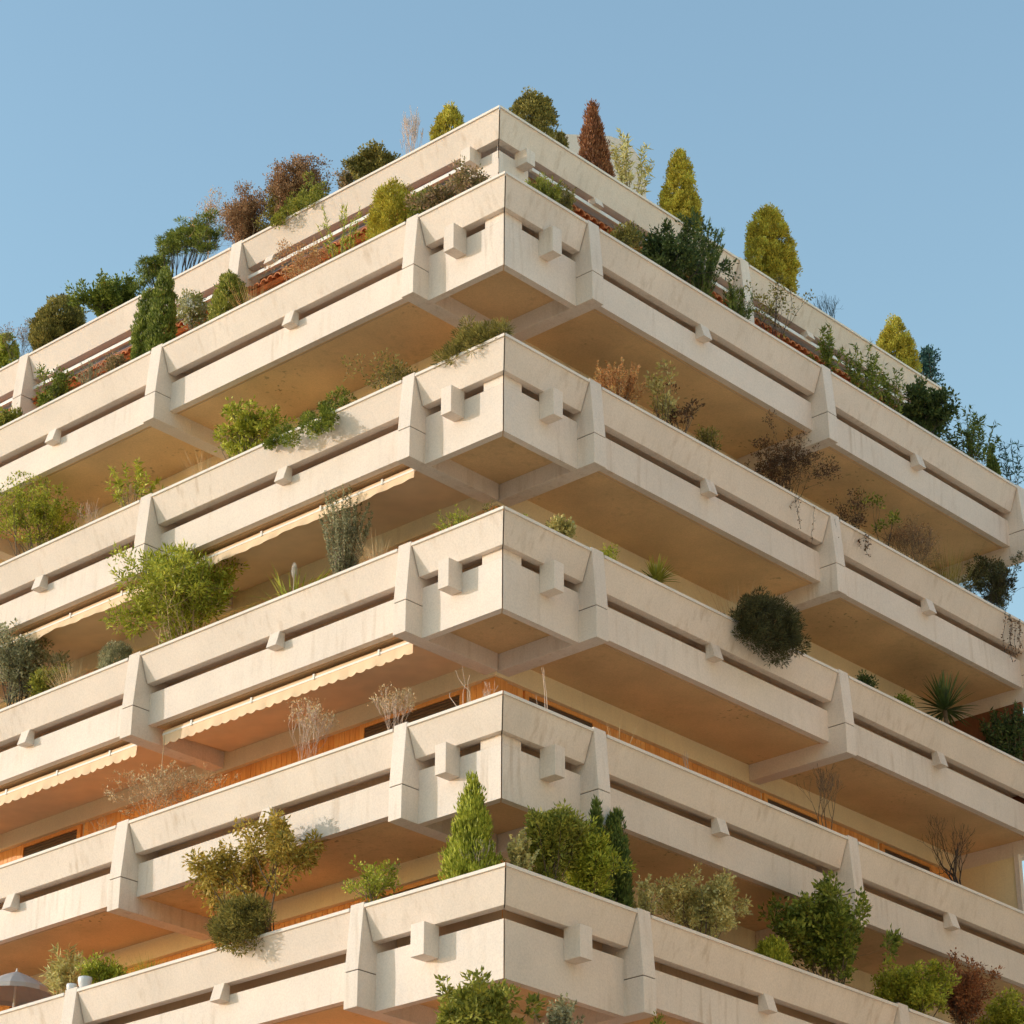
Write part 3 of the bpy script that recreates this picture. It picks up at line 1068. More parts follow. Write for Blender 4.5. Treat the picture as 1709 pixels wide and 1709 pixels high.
def flat_pine(root, h, w, pal):
    """small wind-shaped pine: leaning limbs with flat green pads"""
    w *= 1.3
    segs, g_ = [], Geo()
    al = along('L')
    pads = []
    nl = 15
    for i in range(nl):
        s = -1 + 2 * (i + 0.5) / nl + rng.uniform(-0.05, 0.05)
        zt = h * (0.84 - 0.30 * abs(s) ** 1.8)
        c = al * s * w / 2 * 0.80 + np.array([0, rng.normal(0, 0.14), zt])
        st = al * s * w * 0.16 + np.array([0, 0, -0.03])
        m1 = st + (c - st) * 0.45 + np.array([rng.normal(0, 0.03), rng.normal(0, 0.03), -0.07 * abs(s)])
        m2 = st + (c - st) * 0.8 + np.array([0, 0, -0.03])
        segs += [(st, m1, 0.018, 0.012), (m1, m2, 0.012, 0.008), (m2, c, 0.008, 0.004)]
        for k in range(8):
            q = c + al * rng.normal(0, 0.13) + np.array([0, rng.normal(0, 0.12), rng.uniform(-0.16, 0.12) * h / 0.9])
            segs.append((m2 if k % 2 else m1, q, 0.005, 0.0025))
            if q[2] < h * 0.95:
                pads.append(q)
        pads.append(c)
    for c in pads:
        per = 150
        d = rdir(per) * np.array([1.35, 1.35, 0.55])
        g_.leaves(c + d * 0.105 * rng.uniform(0.2, 1, (per, 1)), d + np.array([0, 0, 0.7]), 0.06 * rng.uniform(0.6, 1.2, per), 0.016)
    s = Geo()
    s.tubes(segs, 5)
    s.build("trunk", M['darkbark'], root)
    g_.build("crown", leafmat(PAL[pal]), root)


def small_tree(root, h, w, pal, pal2=None):
    """leaning little tree: forked trunk, open crown of leaf clusters"""
    w *= 1.25
    segs, tips = [], []
    al = along('L')
    for s in (-0.9, -0.45, -0.05, 0.35, 0.8):
        d = unit(al * s * w * 0.62 + np.array([0, rng.normal(0, 0.08), h]))
        grow(segs, tips, al * s * 0.05 + np.array([0, 0, -0.03]), d, h * 0.52, 0.022, 2, 0.42, (2, 3), 0.60, 0.12, 0.10, 4)
    T = np.array([t[0] for t in tips])
    a = T @ al
    sx = (w / 2 * 0.93) / np.percentile(np.abs(a), 96)
    sz = h * 0.95 / np.percentile(T[:, 2], 98)
    sc_ = np.array([sx, sx, sz])
    segs = [(p * sc_, q * sc_, r0, r1) for p, q, r0, r1 in segs]
    T = T * sc_
    extra = []
    for (p, q, r0, r1) in segs:
        if p[2] > h * 0.42 and rng.uniform() < 0.5:
            extra.append(q)
    C = np.concatenate([T, np.array(extra)]) if extra else T
    per = 46
    n = len(C) * per
    d = rdir(n)
    P = np.repeat(C, per, 0) + d * 0.17 * rng.uniform(0.15, 1, (n, 1))
    lf = Geo()
    lf.leaves(P, d + np.array([0, 0, -0.25]), 0.085 * rng.uniform(0.6, 1.25, n), 0.036, curl=-0.2)
    s = Geo()
    s.tubes(segs, 6)
    s.build("trunk", M['bark'], root)
    lf.build("crown", leafmat(PAL[pal]), root)


# ------------------------------------------------------------------ placing plants on the planters
ROW = {0: "roof terrace", 1: "first balcony row under the roof", 2: "second balcony row", 3: "third balcony row", 4: "fourth balcony row", 5: "fifth balcony row", 6: "lowest balcony row"}


def spot(lv, side, px, off=0.48):
    z, S = LEVELS[lv]
    fn = lambda a: proj(side_pt(side, a, S + off, z - 0.10))[0]
    a = solve(fn, px, S + 0.36, 22.0)
    return side_pt(side, a, S + off, z - 0.10)


def measure(P, topy, wpx):
    h = solve(lambda h_: proj(P + np.array([0, 0, h_]))[1], topy, 0.02, 6.0)
    d = (P - CAM) @ fw
    return h, wpx * d / FPX


def plant(lv, side, px, topy, wpx, fn, name, cat, label, off=0.48, group=None, **kw):
    P = spot(lv, side, px, off)
    h, w = measure(P, topy, wpx)
    root = empty(name, P)
    tag(root, label, cat, group)
    fn(root, h, w, **kw)
    return root, h, w


CN, SH, ST, GR, TW = conifer, shrub, stems_plant, grass, twigs


def spill_at(lv, side, px, topy, wpx, drop, name, cat, label, off=0.48, **kw):
    P = spot(lv, side, px, off)
    h, w = measure(P, topy, wpx)
    w *= 1.3
    root = empty(name, P)
    tag(root, label, cat)
    spill(root, side, h, w, drop, **kw)
    return root


# --- roof terrace, sunny face (from the corner outwards)
plant(0, 'L', 750, 177, 56, CN, "conifer", "shrub", "golden teardrop conifer on the roof parapet just beside the building's corner", pal='gold', prof='tear')
plant(0, 'L', 686, 190, 50, TW, "bare_shrub", "shrub", "pale pink leafless twiggy shrub on the sunny roof parapet", mat='paletwig', stems=16, depth=3, rad=0.005, spread=0.35, upb=0.5)
plant(0, 'L', 618, 246, 74, SH, "round_shrub", "shrub", "olive and brown round leafy shrub on the roof parapet next to the pale twiggy one", pal='olive', stems=22, leaf=(0.055, 0.03), open_=0.0, dens=1.6, tip_r=0.09, twig='darkbark')
plant(0, 'L', 575, 282, 40, SH, "small_shrub", "shrub", "little pinkish dry shrub on the roof parapet beside a green spilling bush", pal='pink', stems=7, leaf=(0.045, 0.02), open_=0.5, twig='drytwig')
plant(0, 'L', 490, 268, 100, SH, "brown_shrub", "shrub", "tall reddish brown domed shrub behind a green spilling bush on the roof", pal='brown', stems=30, leaf=(0.045, 0.022), open_=0.0, dens=2.0, tip_r=0.11, twig='bark', off=0.6)
spill_at(0, 'L', 528, 290, 86, 0.22, "spilling_bush", "bush", "bright green bush spilling over the sunny roof parapet", pal='fresh', clumps=30, cr=0.12)
plant(0, 'L', 462, 318, 55, SH, "olive_shrub", "shrub", "low olive green shrub at the foot of the reddish brown dome on the roof", pal='olive', stems=9, leaf=(0.05, 0.025), open_=0.2)
plant(0, 'L', 407, 321, 95, SH, "brown_shrub", "shrub", "wide tan brown twiggy dome shrub right beside a roof parapet pier", pal='brown', stems=30, leaf=(0.04, 0.02), open_=0.0, dens=2.0, tip_r=0.11, twig='drytwig')
plant(0, 'L', 348, 322, 62, TW, "dry_shrub", "shrub", "wispy straw coloured dry shrub between the flat pine and the tan dome shrub", mat='drytwig', stems=9, depth=3, rad=0.004, buds=5, pal='rust')
plant(0, 'L', 293, 376, 182, flat_pine, "pine_tree", "tree", "dark green flat topped little pine with bare branching limbs on the roof", pal='green')
plant(0, 'L', 178, 468, 86, SH, "dark_shrub", "shrub", "dense dark green round shrub on the roof next to the flat pine", pal='green', stems=26, leaf=(0.06, 0.035), open_=0.0, dens=1.8, tip_r=0.12)
plant(0, 'L', 96, 503, 92, CN, "olive_bush", "bush", "yellowish olive mounded bush on the roof beside the dark round shrub", pal='olive', prof='dome', shoulders=2)
plant(0, 'L', 32, 534, 72, TW, "bare_shrub", "shrub", "brown leafless twiggy dome shrub on the roof near the lone yellow green bush", mat='bark', stems=14, depth=3, rad=0.004, buds=3, pal='brown')
plant(0, 'L', 2, 562, 52, CN, "yellow_bush", "bush", "yellow green rounded bush behind the far roof pier", pal='lime', prof='dome')
# --- roof terrace, shaded face
plant(0, 'R', 888, 161, 78, CN, "topiary_ball", "shrub", "olive green clipped ball shrub at the very corner of the roof", pal='olive', prof='ball', leaf=(0.05, 0.03), dens=0.8)
plant(0, 'R', 934, 222, 26, CN, "small_bush", "bush", "tiny olive bush between the clipped ball and the rust red conifer", pal='olive', prof='dome')
plant(0, 'R', 990, 171, 70, CN, "red_conifer", "tree", "rust brown pointed conifer with two tips on the roof", pal='red', prof='cone', shoulders=2, upw=1.4, leaf=(0.07, 0.022))
plant(0, 'R', 1054, 182, 84, ST, "oleander", "shrub", "airy pale green oleander in front of the white penthouse wall", pal='pale', n=11, leaf=(0.14, 0.026), per=34, start=0.42, bend=0.3)
plant(0, 'R', 1138, 249, 66, CN, "golden_conifer", "tree", "golden conifer with a pointed tip and a side shoulder on the shaded roof edge", pal='gold', prof='tear', shoulders=1, leaf=(0.045, 0.024))
plant(0, 'R', 1288, 349, 84, CN, "golden_conifer", "tree", "broad golden egg shaped conifer just past the roof pier on the shaded face", pal='gold', prof='egg', shoulders=1)
plant(0, 'R', 1390, 489, 62, TW, "bare_shrub", "shrub", "slate coloured leafless forked shrub between two golden roof conifers", mat='bluetwig', stems=7, depth=3, rad=0.014, spread=0.6, jitter=0.2, upb=0.3)
plant(0, 'R', 1500, 527, 66, CN, "golden_conifer", "tree", "blunt squat golden conifer nearest the far end of the roof parapet", pal='gold', prof='tear', leaf=(0.045, 0.024))
plant(0, 'R', 1554, 577, 44, SH, "dark_shrub", "shrub", "small blue green leafy shrub at the far end of the roof parapet", pal='teal', stems=8, leaf=(0.07, 0.035), open_=0.6)

# --- first row, sunny face
plant(1, 'L', 788, 277, 70, SH, "flowering_shrub", "shrub", "pink flowering mixed shrub on the first row right by the corner", pal='pink', stems=12, leaf=(0.05, 0.03), open_=0.4)
plant(1, 'L', 735, 300, 70, SH, "flowering_shrub", "shrub", "green and pink low shrub between corner flowers and the clipped dome", pal='pink', stems=12, leaf=(0.05, 0.028), open_=0.3)
plant(1, 'L', 704, 322, 44, CN, "juniper", "shrub", "small bright green juniper tuft next to the first row's corner pier", pal='fresh', prof='dome', upw=1.0)
plant(1, 'L', 657, 309, 88, CN, "clipped_conifer", "shrub", "large yellow green clipped dome conifer on the first row beside the corner pier", pal='gold', prof='dome', leaf=(0.042, 0.022), upw=0.4)
plant(1, 'L', 567, 330, 96, ST, "reed_plant", "plant", "tall pale green reedy plant with upright leafy canes on the first row", pal='lime', n=13, leaf=(0.11, 0.014), per=26, upl=1.4, start=0.3)
plant(1, 'L', 495, 398, 100, SH, "dry_plant", "plant", "sparse rusty dry plant between the reeds and the green globe conifer", pal='rust', stems=12, leaf=(0.04, 0.016), open_=0.5, twig='drytwig', rad=0.005)
plant(1, 'L', 425, 452, 60, GR, "dry_grass", "grass", "low orange dry grass tuft right beside the green globe conifer", pal='rust', n=200)
plant(1, 'L', 380, 458, 60, CN, "globe_conifer", "shrub", "vivid green globe conifer on the first row of the sunny face", pal='fresh', prof='egg', upw=1.1)
plant(1, 'L', 325, 487, 62, SH, "flowering_shrub", "shrub", "white flowering loose shrub between the globe conifer and twin columns", pal='white', stems=11, leaf=(0.05, 0.03), open_=0.4)
plant(1, 'L', 266, 447, 46, CN, "column_conifer", "tree", "taller of two green column conifers growing above the first row's pier", pal='green', prof='column', upw=1.2, leaf=(0.06, 0.024))
plant(1, 'L', 237, 482, 42, CN, "column_conifer", "tree", "shorter of two green column conifers growing above the first row's pier", pal='green', prof='column', upw=1.2, leaf=(0.06, 0.024))
plant(1, 'L', 151, 590, 56, ST, "lavender", "shrub", "grey green lavender tuft hanging at the first row's coping", pal='grey', n=40, leaf=(0.06, 0.008), per=26, start=0.1, upl=1.2)
plant(1, 'L', 190, 588, 36, SH, "flowering_shrub", "shrub", "little pale pink flowering shrub beside the lavender", pal='pink', stems=7, leaf=(0.045, 0.025))
plant(1, 'L', 86, 618, 62, SH, "leafy_shrub", "shrub", "low green leafy shrub on the first row under the far roof pier", pal='green', stems=11, leaf=(0.06, 0.03), open_=0.3)
plant(1, 'L', 12, 678, 46, SH, "leafy_shrub", "shrub", "small green shrub at the first row's farthest sunny stretch", pal='fresh', stems=8, leaf=(0.06, 0.03))
# --- first row, shaded face
plant(1, 'R', 906, 284, 66, ST, "rosemary", "shrub", "bushy green rosemary on the shaded first row beside the corner", pal='fresh', n=60, leaf=(0.08, 0.013), per=44, start=0.1, upl=1.1)
plant(1, 'R', 942, 300, 46, ST, "rosemary", "shrub", "smaller grey green rosemary near the corner pier of the first row", pal='olive', n=40, leaf=(0.07, 0.012), per=40, start=0.1, upl=1.1)
plant(1, 'R', 1040, 372, 50, SH, "loose_shrub", "shrub", "loose olive shrub between the orange tiles and the dark leafy mound", pal='olive', stems=9, leaf=(0.05, 0.028), open_=0.5)
plant(1, 'R', 1108, 382, 130, SH, "dark_shrub", "shrub", "large dark leafy mound on the shaded first row beside the feathery conifer", pal='dark', stems=20, leaf=(0.06, 0.032), open_=0.1, dens=1.5, twig='darkbark')
plant(1, 'R', 1166, 346, 118, ST, "feathery_conifer", "tree", "tall feathery dark green conifer with spreading tips on the shaded first row", pal='conif', n=46, leaf=(0.10, 0.014), per=80, start=0.08, upl=1.6, open_=0.8, bend=0.5)
plant(1, 'R', 1228, 468, 80, ST, "juniper", "shrub", "spreading green juniper right beside the feathery conifer", pal='conif', n=30, leaf=(0.09, 0.014), per=60, start=0.05, upl=1.3)
plant(1, 'R', 1293, 455, 96, SH, "open_shrub", "shrub", "tall sparse shrub with see-through twigs on the shaded first row", pal='olive', stems=9, leaf=(0.055, 0.03), open_=0.9, per=8, depth=2, twig='darkbark')
plant(1, 'R', 1386, 530, 74, ST, "oleander", "shrub", "slim green oleander standing just before the first row's middle shaded pier", pal='green', n=9, leaf=(0.12, 0.024), per=30, start=0.4, bend=0.3)
plant(1, 'R', 1440, 556, 90, ST, "oleander", "shrub", "wide green oleander just past the first row's middle shaded pier", pal='green', n=14, leaf=(0.12, 0.024), per=34, start=0.3, bend=0.3)
plant(1, 'R', 1490, 588, 84, ST, "oleander", "shrub", "third oleander in the first row's clump, beside the glossy dark bush", pal='green', n=14, leaf=(0.12, 0.024), per=34, start=0.25, bend=0.3)
plant(1, 'R', 1548, 645, 110, SH, "glossy_shrub", "shrub", "glossy very dark green bush below the end of the roof parapet", pal='dark', stems=18, leaf=(0.075, 0.04), open_=0.1, dens=1.5, twig='darkbark')
plant(1, 'R', 1624, 672, 112, ST, "oleander", "shrub", "multi stemmed oleander against the sky near the end of the first row", pal='conif', n=20, leaf=(0.13, 0.024), per=32, start=0.4, bend=0.4)
plant(1, 'R', 1700, 690, 70, ST, "oleander", "shrub", "leaning wispy oleander at the very end of the first row", pal='teal', n=7, leaf=(0.13, 0.022), per=26, start=0.5, bend=0.2)
plant(1, 'R', 1661, 745, 34, CN, "dwarf_conifer", "shrub", "small dark green dwarf cone at the foot of the end oleanders", pal='conif', prof='cone', upw=1.2)

# --- second row, sunny face
spill_at(2, 'L', 812, 530, 132, 0.06, "juniper", "shrub", "feathery olive green juniper mound at the corner of the second row", pal='olive', clumps=40, cr=0.13, leaf=(0.085, 0.014), per=150, outd=0.05)
plant(2, 'L', 660, 598, 100, SH, "trailing_shrub", "shrub", "thin brownish green low shrub by the second row's corner pier", pal='olive', stems=14, leaf=(0.045, 0.022), open_=0.6, per=9, twig='bark', rad=0.005)
spill_at(2, 'L', 562, 646, 104, 0.40, "creeping_juniper", "shrub", "dense dark green creeping juniper draped over the second row's parapet", pal='green', clumps=36, cr=0.10)
spill_at(2, 'L', 491, 688, 34, 0.30, "creeping_juniper", "shrub", "small green tuft draped over the coping beside the larger creeping juniper", pal='green', clumps=10, cr=0.09)
plant(2, 'L', 405, 676, 122, SH, "leafy_shrub", "shrub", "open yellow green leafy shrub below the first row's beam on the second row", pal='lime', stems=14, leaf=(0.07, 0.034), open_=0.4, dens=1.1)
plant(2, 'L', 345, 742, 74, GR, "dry_grass", "grass", "thin dry grass between the leafy shrub and the oleander on the second row", pal='straw', n=240, wid=0.005)
plant(2, 'L', 222, 754, 106, ST, "oleander", "shrub", "yellow green oleander over a dry tangle at the second row's middle sunny pier", pal='lime', n=10, leaf=(0.13, 0.026), per=26, start=0.55, bend=0.6)
plant(2, 'L', 210, 800, 70, TW, "dry_tangle", "shrub", "grey dry twig tangle at the foot of the second row's oleander", mat='drytwig', stems=14, depth=2, rad=0.004)
plant(2, 'L', 150, 838, 60, TW, "dry_twigs", "shrub", "low pale dry twigs between the oleander and the loose bush on the second row", mat='paletwig', stems=12, depth=2, rad=0.003)
plant(2, 'L', 55, 805, 140, SH, "loose_bush", "bush", "large loose olive green bush on the farthest sunny stretch of the second row", pal='lime', stems=22, leaf=(0.055, 0.026), open_=0.3, upb=0.5, spread=0.4, dens=1.2)
# --- second row, shaded face
plant(2, 'R', 1032, 596, 112, ST, "heather", "shrub", "rust orange dry heather beside the second row's corner pier", pal='rust', n=60, leaf=(0.05, 0.016), per=60, start=0.1, upl=1.0, twig='drytwig')
plant(2, 'R', 1108, 616, 60, SH, "variegated_plant", "plant", "cream leaved leggy plant beside the rust orange heather", pal='pale', stems=6, leaf=(0.075, 0.034), open_=0.8, per=10, upb=0.5)
plant(2, 'R', 1138, 640, 62, SH, "sparse_plant", "plant", "sparse dark leaved plant leaning beside the cream leaved one", pal='umber', stems=5, leaf=(0.075, 0.03), open_=0.9, per=7)
plant(2, 'R', 1188, 708, 44, SH, "small_plant", "plant", "tiny olive plant on the coping between heather and the bramble", pal='olive', stems=6, leaf=(0.05, 0.024), open_=0.6, per=8)
r_, h_, w_ = plant(2, 'R', 1310, 728, 150, SH, "bramble", "bush", "tangled dark brown bramble with shoots trailing over the second row's parapet", pal='umber', stems=20, leaf=(0.038, 0.018), open_=0.5, dens=0.5, depth=3, twig='darkbark', rad=0.006, tip_r=0.055, spread=0.7)
strands(r_, 'R', 1.6, [0.62, 0.5, 0.8, 1.0, 0.35], 'umber')
r_, h_, w_ = plant(2, 'R', 1415, 826, 70, SH, "creeper", "vine", "dark creeping plant hanging over the coping beside the second row's middle shaded pier", pal='umber', stems=12, leaf=(0.045, 0.02), open_=0.7, per=6, twig='darkbark', rad=0.005)
strands(r_, 'R', 0.35, [0.45, 0.35, 0.25], 'umber', leaf=(0.05, 0.03))
plant(2, 'R', 1474, 806, 92, SH, "leggy_plant", "plant", "leggy plant with a few green leaf tufts against the soffit on the second row", pal='green', stems=4, leaf=(0.07, 0.032), open_=1.0, per=9, depth=2, twig='darkbark')
plant(2, 'R', 1528, 876, 86, TW, "dry_shrub", "shrub", "reddish brown dry fuzz of twigs on the second row's far shaded stretch", mat='bark', stems=24, depth=3, rad=0.003, buds=4, pal='brown')
plant(2, 'R', 1585, 905, 90, GR, "wild_grass", "grass", "brown green wild grass clump before the hanging vine", pal='olive', n=420, wid=0.006, droop=0.2)
r_, h_, w_ = plant(2, 'R', 1662, 924, 90, SH, "hanging_vine", "vine", "dark vine hanging in long tassels at the far end of the second row", pal='darkolive', stems=18, leaf=(0.05, 0.022), open_=0.5, dens=0.7, depth=3, tip_r=0.06, twig='darkbark')
strands(r_, 'R', 0.9, [0.75, 0.9, 1.0, 0.8, 0.95, 0.6, 0.7, 0.85], 'umber', leaf=(0.05, 0.026), per=34)

# --- third row, sunny face
plant(3, 'L', 765, 842, 84, ST, "rosemary", "shrub", "low spiky green rosemary near the third row's corner", pal='lime', n=34, leaf=(0.06, 0.012), per=26, start=0.1, upl=1.0)
plant(3, 'L', 815, 826, 46, ST, "thin_shrub", "shrub", "thin olive sprigs at the third row's corner edge", pal='olive', n=12, leaf=(0.05, 0.012), per=14, start=0.3, upl=1.0)
plant(3, 'L', 572, 790, 108, ST, "grey_shrub", "shrub", "tall silvery grey green shrub standing before the awning on the third row", pal='grey', n=60, leaf=(0.05, 0.018), per=70, start=0.12, upl=0.9, bend=0.15)
plant(3, 'L', 630, 882, 46, GR, "beige_grass", "grass", "beige feather grass tuft beside the third row's corner pier", pal='straw', n=420, wid=0.005, droop=0.3, spread=0.5)


def strap(root, h, w, pal='lime'):
    w *= 1.3
    g_ = Geo()
    al = along('L')
    n = 90
    s = rng.uniform(-1, 1, n)
    P = np.outer(s * w * 0.12, al) + np.array([0, 0, -0.02])
    D = np.outer(s * 1.1, al) + rng.normal(0, 0.25, (n, 3)) * np.array([1, 1, 0.2]) + np.array([0, 0, 0.75])
    g_.blades(P, D, w * 0.55 * rng.uniform(0.6, 1.1, n), 0.034, 0.30 * rng.uniform(0.4, 1.4, n), 5)
    g_.build("blades", leafmat(PAL[pal]), root)
    pl = Geo()
    n = 200
    d = rdir(n)
    pl.leaves(np.array([0.0, 0, h * 0.72]) + d * np.array([0.022, 0.022, 0.12]), d * 0.6 + np.array([0, 0, 1.5]), 0.09, 0.010)
    pl.tubes([(np.array([0, 0, -0.02]), np.array([0, 0, h * 0.62]), 0.006, 0.005)], 4)
    pl.build("plume", M['plume'], root)


plant(3, 'L', 488, 930, 165, strap, "palm_like_plant", "plant", "bright green arching strap leaved plant with a white plume on the third row")
plant(3, 'L', 300, 920, 205, SH, "large_bush", "bush", "very large leafy yellow green bush overflowing the third row before the awning", pal='lime', stems=34, leaf=(0.10, 0.028), open_=0.35, dens=1.05, upb=0.1, spread=0.5, tip_r=0.12, twig='drytwig', rad=0.008)
plant(3, 'L', 192, 1076, 60, CN, "grey_cushion", "shrub", "grey green cushion shrub by the third row's middle sunny pier", pal='grey', prof='dome', leaf=(0.04, 0.016))
plant(3, 'L', 122, 1090, 74, GR, "beige_grass", "grass", "beige bristly grass clump between the grey cushion and the dark shrub", pal='straw', n=460, wid=0.005, droop=0.25, spread=0.8)
plant(3, 'L', 72, 1112, 52, SH, "leafy_shrub", "shrub", "bright green small leafy shrub leaning on the dark grey one of the third row", pal='fresh', stems=10, leaf=(0.06, 0.034), open_=0.1)
plant(3, 'L', 22, 1044, 120, SH, "dark_shrub", "shrub", "large dark grey green shrub on the third row's farthest sunny stretch", pal='grey', stems=26, leaf=(0.06, 0.03), open_=0.2, dens=1.1, twig='darkbark')
# --- third row, shaded face
plant(3, 'R', 878, 856, 20, ST, "small_sprig", "plant", "tiny green sprig beside the corner of the third row's shaded face", pal='lime', n=7, leaf=(0.05, 0.014), per=10)
plant(3, 'R', 938, 868, 40, SH, "pale_plant", "plant", "little pale flowering plant near the third row's corner on the shaded face", pal='pale', stems=8, leaf=(0.06, 0.035), open_=0.4)
plant(3, 'R', 1014, 910, 22, SH, "small_sprig", "plant", "tiny leafy sprig just past the third row's shaded corner pier", pal='lime', stems=5, leaf=(0.04, 0.02))
plant(3, 'R', 1096, 928, 84, yucca, "spiky_plant", "plant", "spiky fresh green dagger leaved plant on the third row", pal='fresh', n=80, wid=0.042)
P = spot(3, 'R', 1228)
hb = empty("hanging_bush", P)
tag(hb, "huge dark rounded bush bulging over the third row's parapet", "bush")
spill(hb, 'R', 0.72, 1.85, 0.46, 'darkolive', clumps=110, cr=0.145, leaf=(0.065, 0.015), per=190, twig='darkbark', outd=0.33, shape='ball')
plant(3, 'R', 1232, 966, 120, GR, "dry_grass", "grass", "brown dry grass fringe above the huge dark hanging bush", pal='straw', n=420, wid=0.005, droop=0.2, spread=0.7)
plant(3, 'R', 1450, 1128, 40, SH, "small_plant", "plant", "tiny dark sprig beside the third row's middle shaded pier", pal='dark', stems=5, leaf=(0.05, 0.024))
plant(3, 'R', 1510, 1160, 36, SH, "small_plant", "plant", "small green sprig between the pier and the large yucca", pal='green', stems=5, leaf=(0.05, 0.024))
plant(3, 'R', 1582, 1120, 122, yucca, "yucca", "plant", "large dark yucca with a dry flower stalk on the third row", pal='dark', n=100, wid=0.06, stalk=0.62)
plant(3, 'R', 1688, 1165, 104, ST, "dark_bush", "bush", "dark green shady bush beyond the yucca at the end of the third row", pal='dark', n=36, leaf=(0.10, 0.026), per=50, start=0.1)

# --- fourth row (dry plants), sunny face
plant(4, 'L', 782, 1122, 70, TW, "bare_branches", "plant", "pale bare forked branches at the fourth row's corner, sunny side", mat='paletwig', stems=5, depth=1, rad=0.008, nb=(1, 2), spread=0.35, upb=0.4, jitter=0.2)
plant(4, 'L', 815, 1137, 36, TW, "dry_sprig", "plant", "short dry sprig beside the fourth row's corner joint", mat='paletwig', stems=5, depth=2, rad=0.004)
plant(4, 'L', 655, 1152, 66, TW, "dry_shrub", "shrub", "beige dried shrub above the fourth row's corner pier", mat='paletwig', stems=10, depth=3, rad=0.005, buds=4, spread=0.4, upb=0.5)
plant(4, 'L', 510, 1172, 86, TW, "dry_shrub", "shrub", "beige dried shrub before the dark shutter on the fourth row", mat='paletwig', stems=11, depth=3, rad=0.005, buds=4, spread=0.4, upb=0.4)
plant(4, 'L', 288, 1282, 184, TW, "dry_spreading_shrub", "shrub", "wide spreading straw coloured dead shrub over the fourth row's middle sunny stretch", mat='drytwig', stems=36, depth=3, rad=0.005, buds=5, upb=0.05, spread=0.5, base=0.3)
plant(4, 'L', 170, 1366, 60, TW, "dry_sprig", "plant", "few rusty dry sprigs by the fourth row's middle sunny pier", mat='drytwig', stems=9, depth=1, rad=0.003)
# --- fourth row, shaded face
plant(4, 'R', 912, 1113, 44, TW, "bare_branches", "plant", "pale bare upright branches near the fourth row's corner, shaded side", mat='paletwig', stems=4, depth=1, rad=0.008, nb=(1, 2), spread=0.3, upb=0.5)
plant(4, 'R', 1030, 1190, 76, GR, "dry_reeds", "grass", "straw coloured dry reeds past the fourth row's shaded corner pier", pal='straw', n=26, wid=0.012, droop=0.15, spread=0.7)
plant(4, 'R', 1152, 1252, 26, TW, "dry_sprig", "plant", "tiny grey twigs before the orange boards of the fourth row", mat='paletwig', stems=4, depth=1, rad=0.003)
plant(4, 'R', 1218, 1290, 50, GR, "dry_grass", "grass", "faint brown dry grass before the orange boards of the fourth row", pal='umber', n=120, wid=0.004)
plant(4, 'R', 1378, 1283, 66, TW, "bare_sapling", "tree", "thin bare sapling with fine twigs before a fourth row shutter", mat='bark', stems=4, depth=4, rad=0.012, spread=0.4, upb=0.4)
plant(4, 'R', 1604, 1362, 118, TW, "bare_tree", "tree", "dark bare little tree with forked branches near the end of the fourth row", mat='darkbark', stems=6, depth=4, rad=0.024, spread=0.42, upb=0.25, shrink=0.7)

# --- fifth row, sunny face
plant(5, 'L', 787, 1300, 108, CN, "pointed_conifer", "tree", "pointed bright green conifer at the fifth row's corner", pal='lime', prof='cone', upw=1.6, leaf=(0.075, 0.024))
plant(5, 'L', 800, 1398, 56, TW, "dry_shrub", "shrub", "pinkish dry twigs at the foot of the fifth row's pointed conifer", mat='paletwig', stems=16, depth=2, rad=0.004, off=0.38)
plant(5, 'L', 628, 1440, 92, SH, "sparse_shrub", "shrub", "sparse olive shrub over the fifth row's corner pier", pal='lime', stems=10, leaf=(0.055, 0.026), open_=0.6, per=9)
plant(5, 'L', 430, 1366, 262, small_tree, "small_tree", "tree", "open crowned little tree with amber and green leaves on the fifth row", pal='amber')
P = spot(5, 'L', 448)
fb = empty("spilling_bush", P)
tag(fb, "dense grey green bush at the little tree's foot spilling over the fifth row", "bush")
spill(fb, 'L', 0.80, 1.35, 0.22, 'olive', clumps=70, cr=0.13, leaf=(0.07, 0.018), per=140, outd=0.26, shape='ball')
plant(5, 'L', 252, 1588, 90, GR, "green_grass", "grass", "strip of green grass along the fifth row's sunny coping", pal='lime', n=520, wid=0.006, droop=0.2, spread=1.3)
plant(5, 'L', 172, 1592, 60, SH, "leafy_shrub", "shrub", "small yellow green shrub between the bamboo and the grass strip", pal='lime', stems=10, leaf=(0.055, 0.026), open_=0.3)
plant(5, 'L', 104, 1566, 90, ST, "bamboo", "plant", "yellow green bamboo clump beside the grey parasol", pal='pale', n=16, leaf=(0.16, 0.022), per=30, start=0.4, upl=0.6, twig='stalk')
# --- fifth row, shaded face
plant(5, 'R', 866, 1376, 66, ST, "pale_shrub", "shrub", "pale cream green shrub at the fifth row's corner, shaded side", pal='pale', n=26, leaf=(0.055, 0.03), per=40, start=0.1)
plant(5, 'R', 916, 1350, 96, SH, "green_conifer", "shrub", "bushy yellow green conifer with ragged tips beside the pale corner shrub", pal='fresh', stems=24, leaf=(0.07, 0.026), open_=0.0, dens=1.7, tip_r=0.10, upb=0.45, spread=0.4)
plant(5, 'R', 972, 1372, 100, SH, "green_conifer", "shrub", "wide ragged lime green conifer directly before the pair of dark cypresses", pal='lime', stems=24, leaf=(0.07, 0.026), open_=0.0, dens=1.7, tip_r=0.10, upb=0.4, spread=0.45)
plant(5, 'R', 998, 1334, 52, CN, "dark_cypress", "tree", "dark green cypress with a single tip behind the lime green conifer", pal='conif', prof='cone', upw=1.5, leaf=(0.075, 0.024), off=0.60)
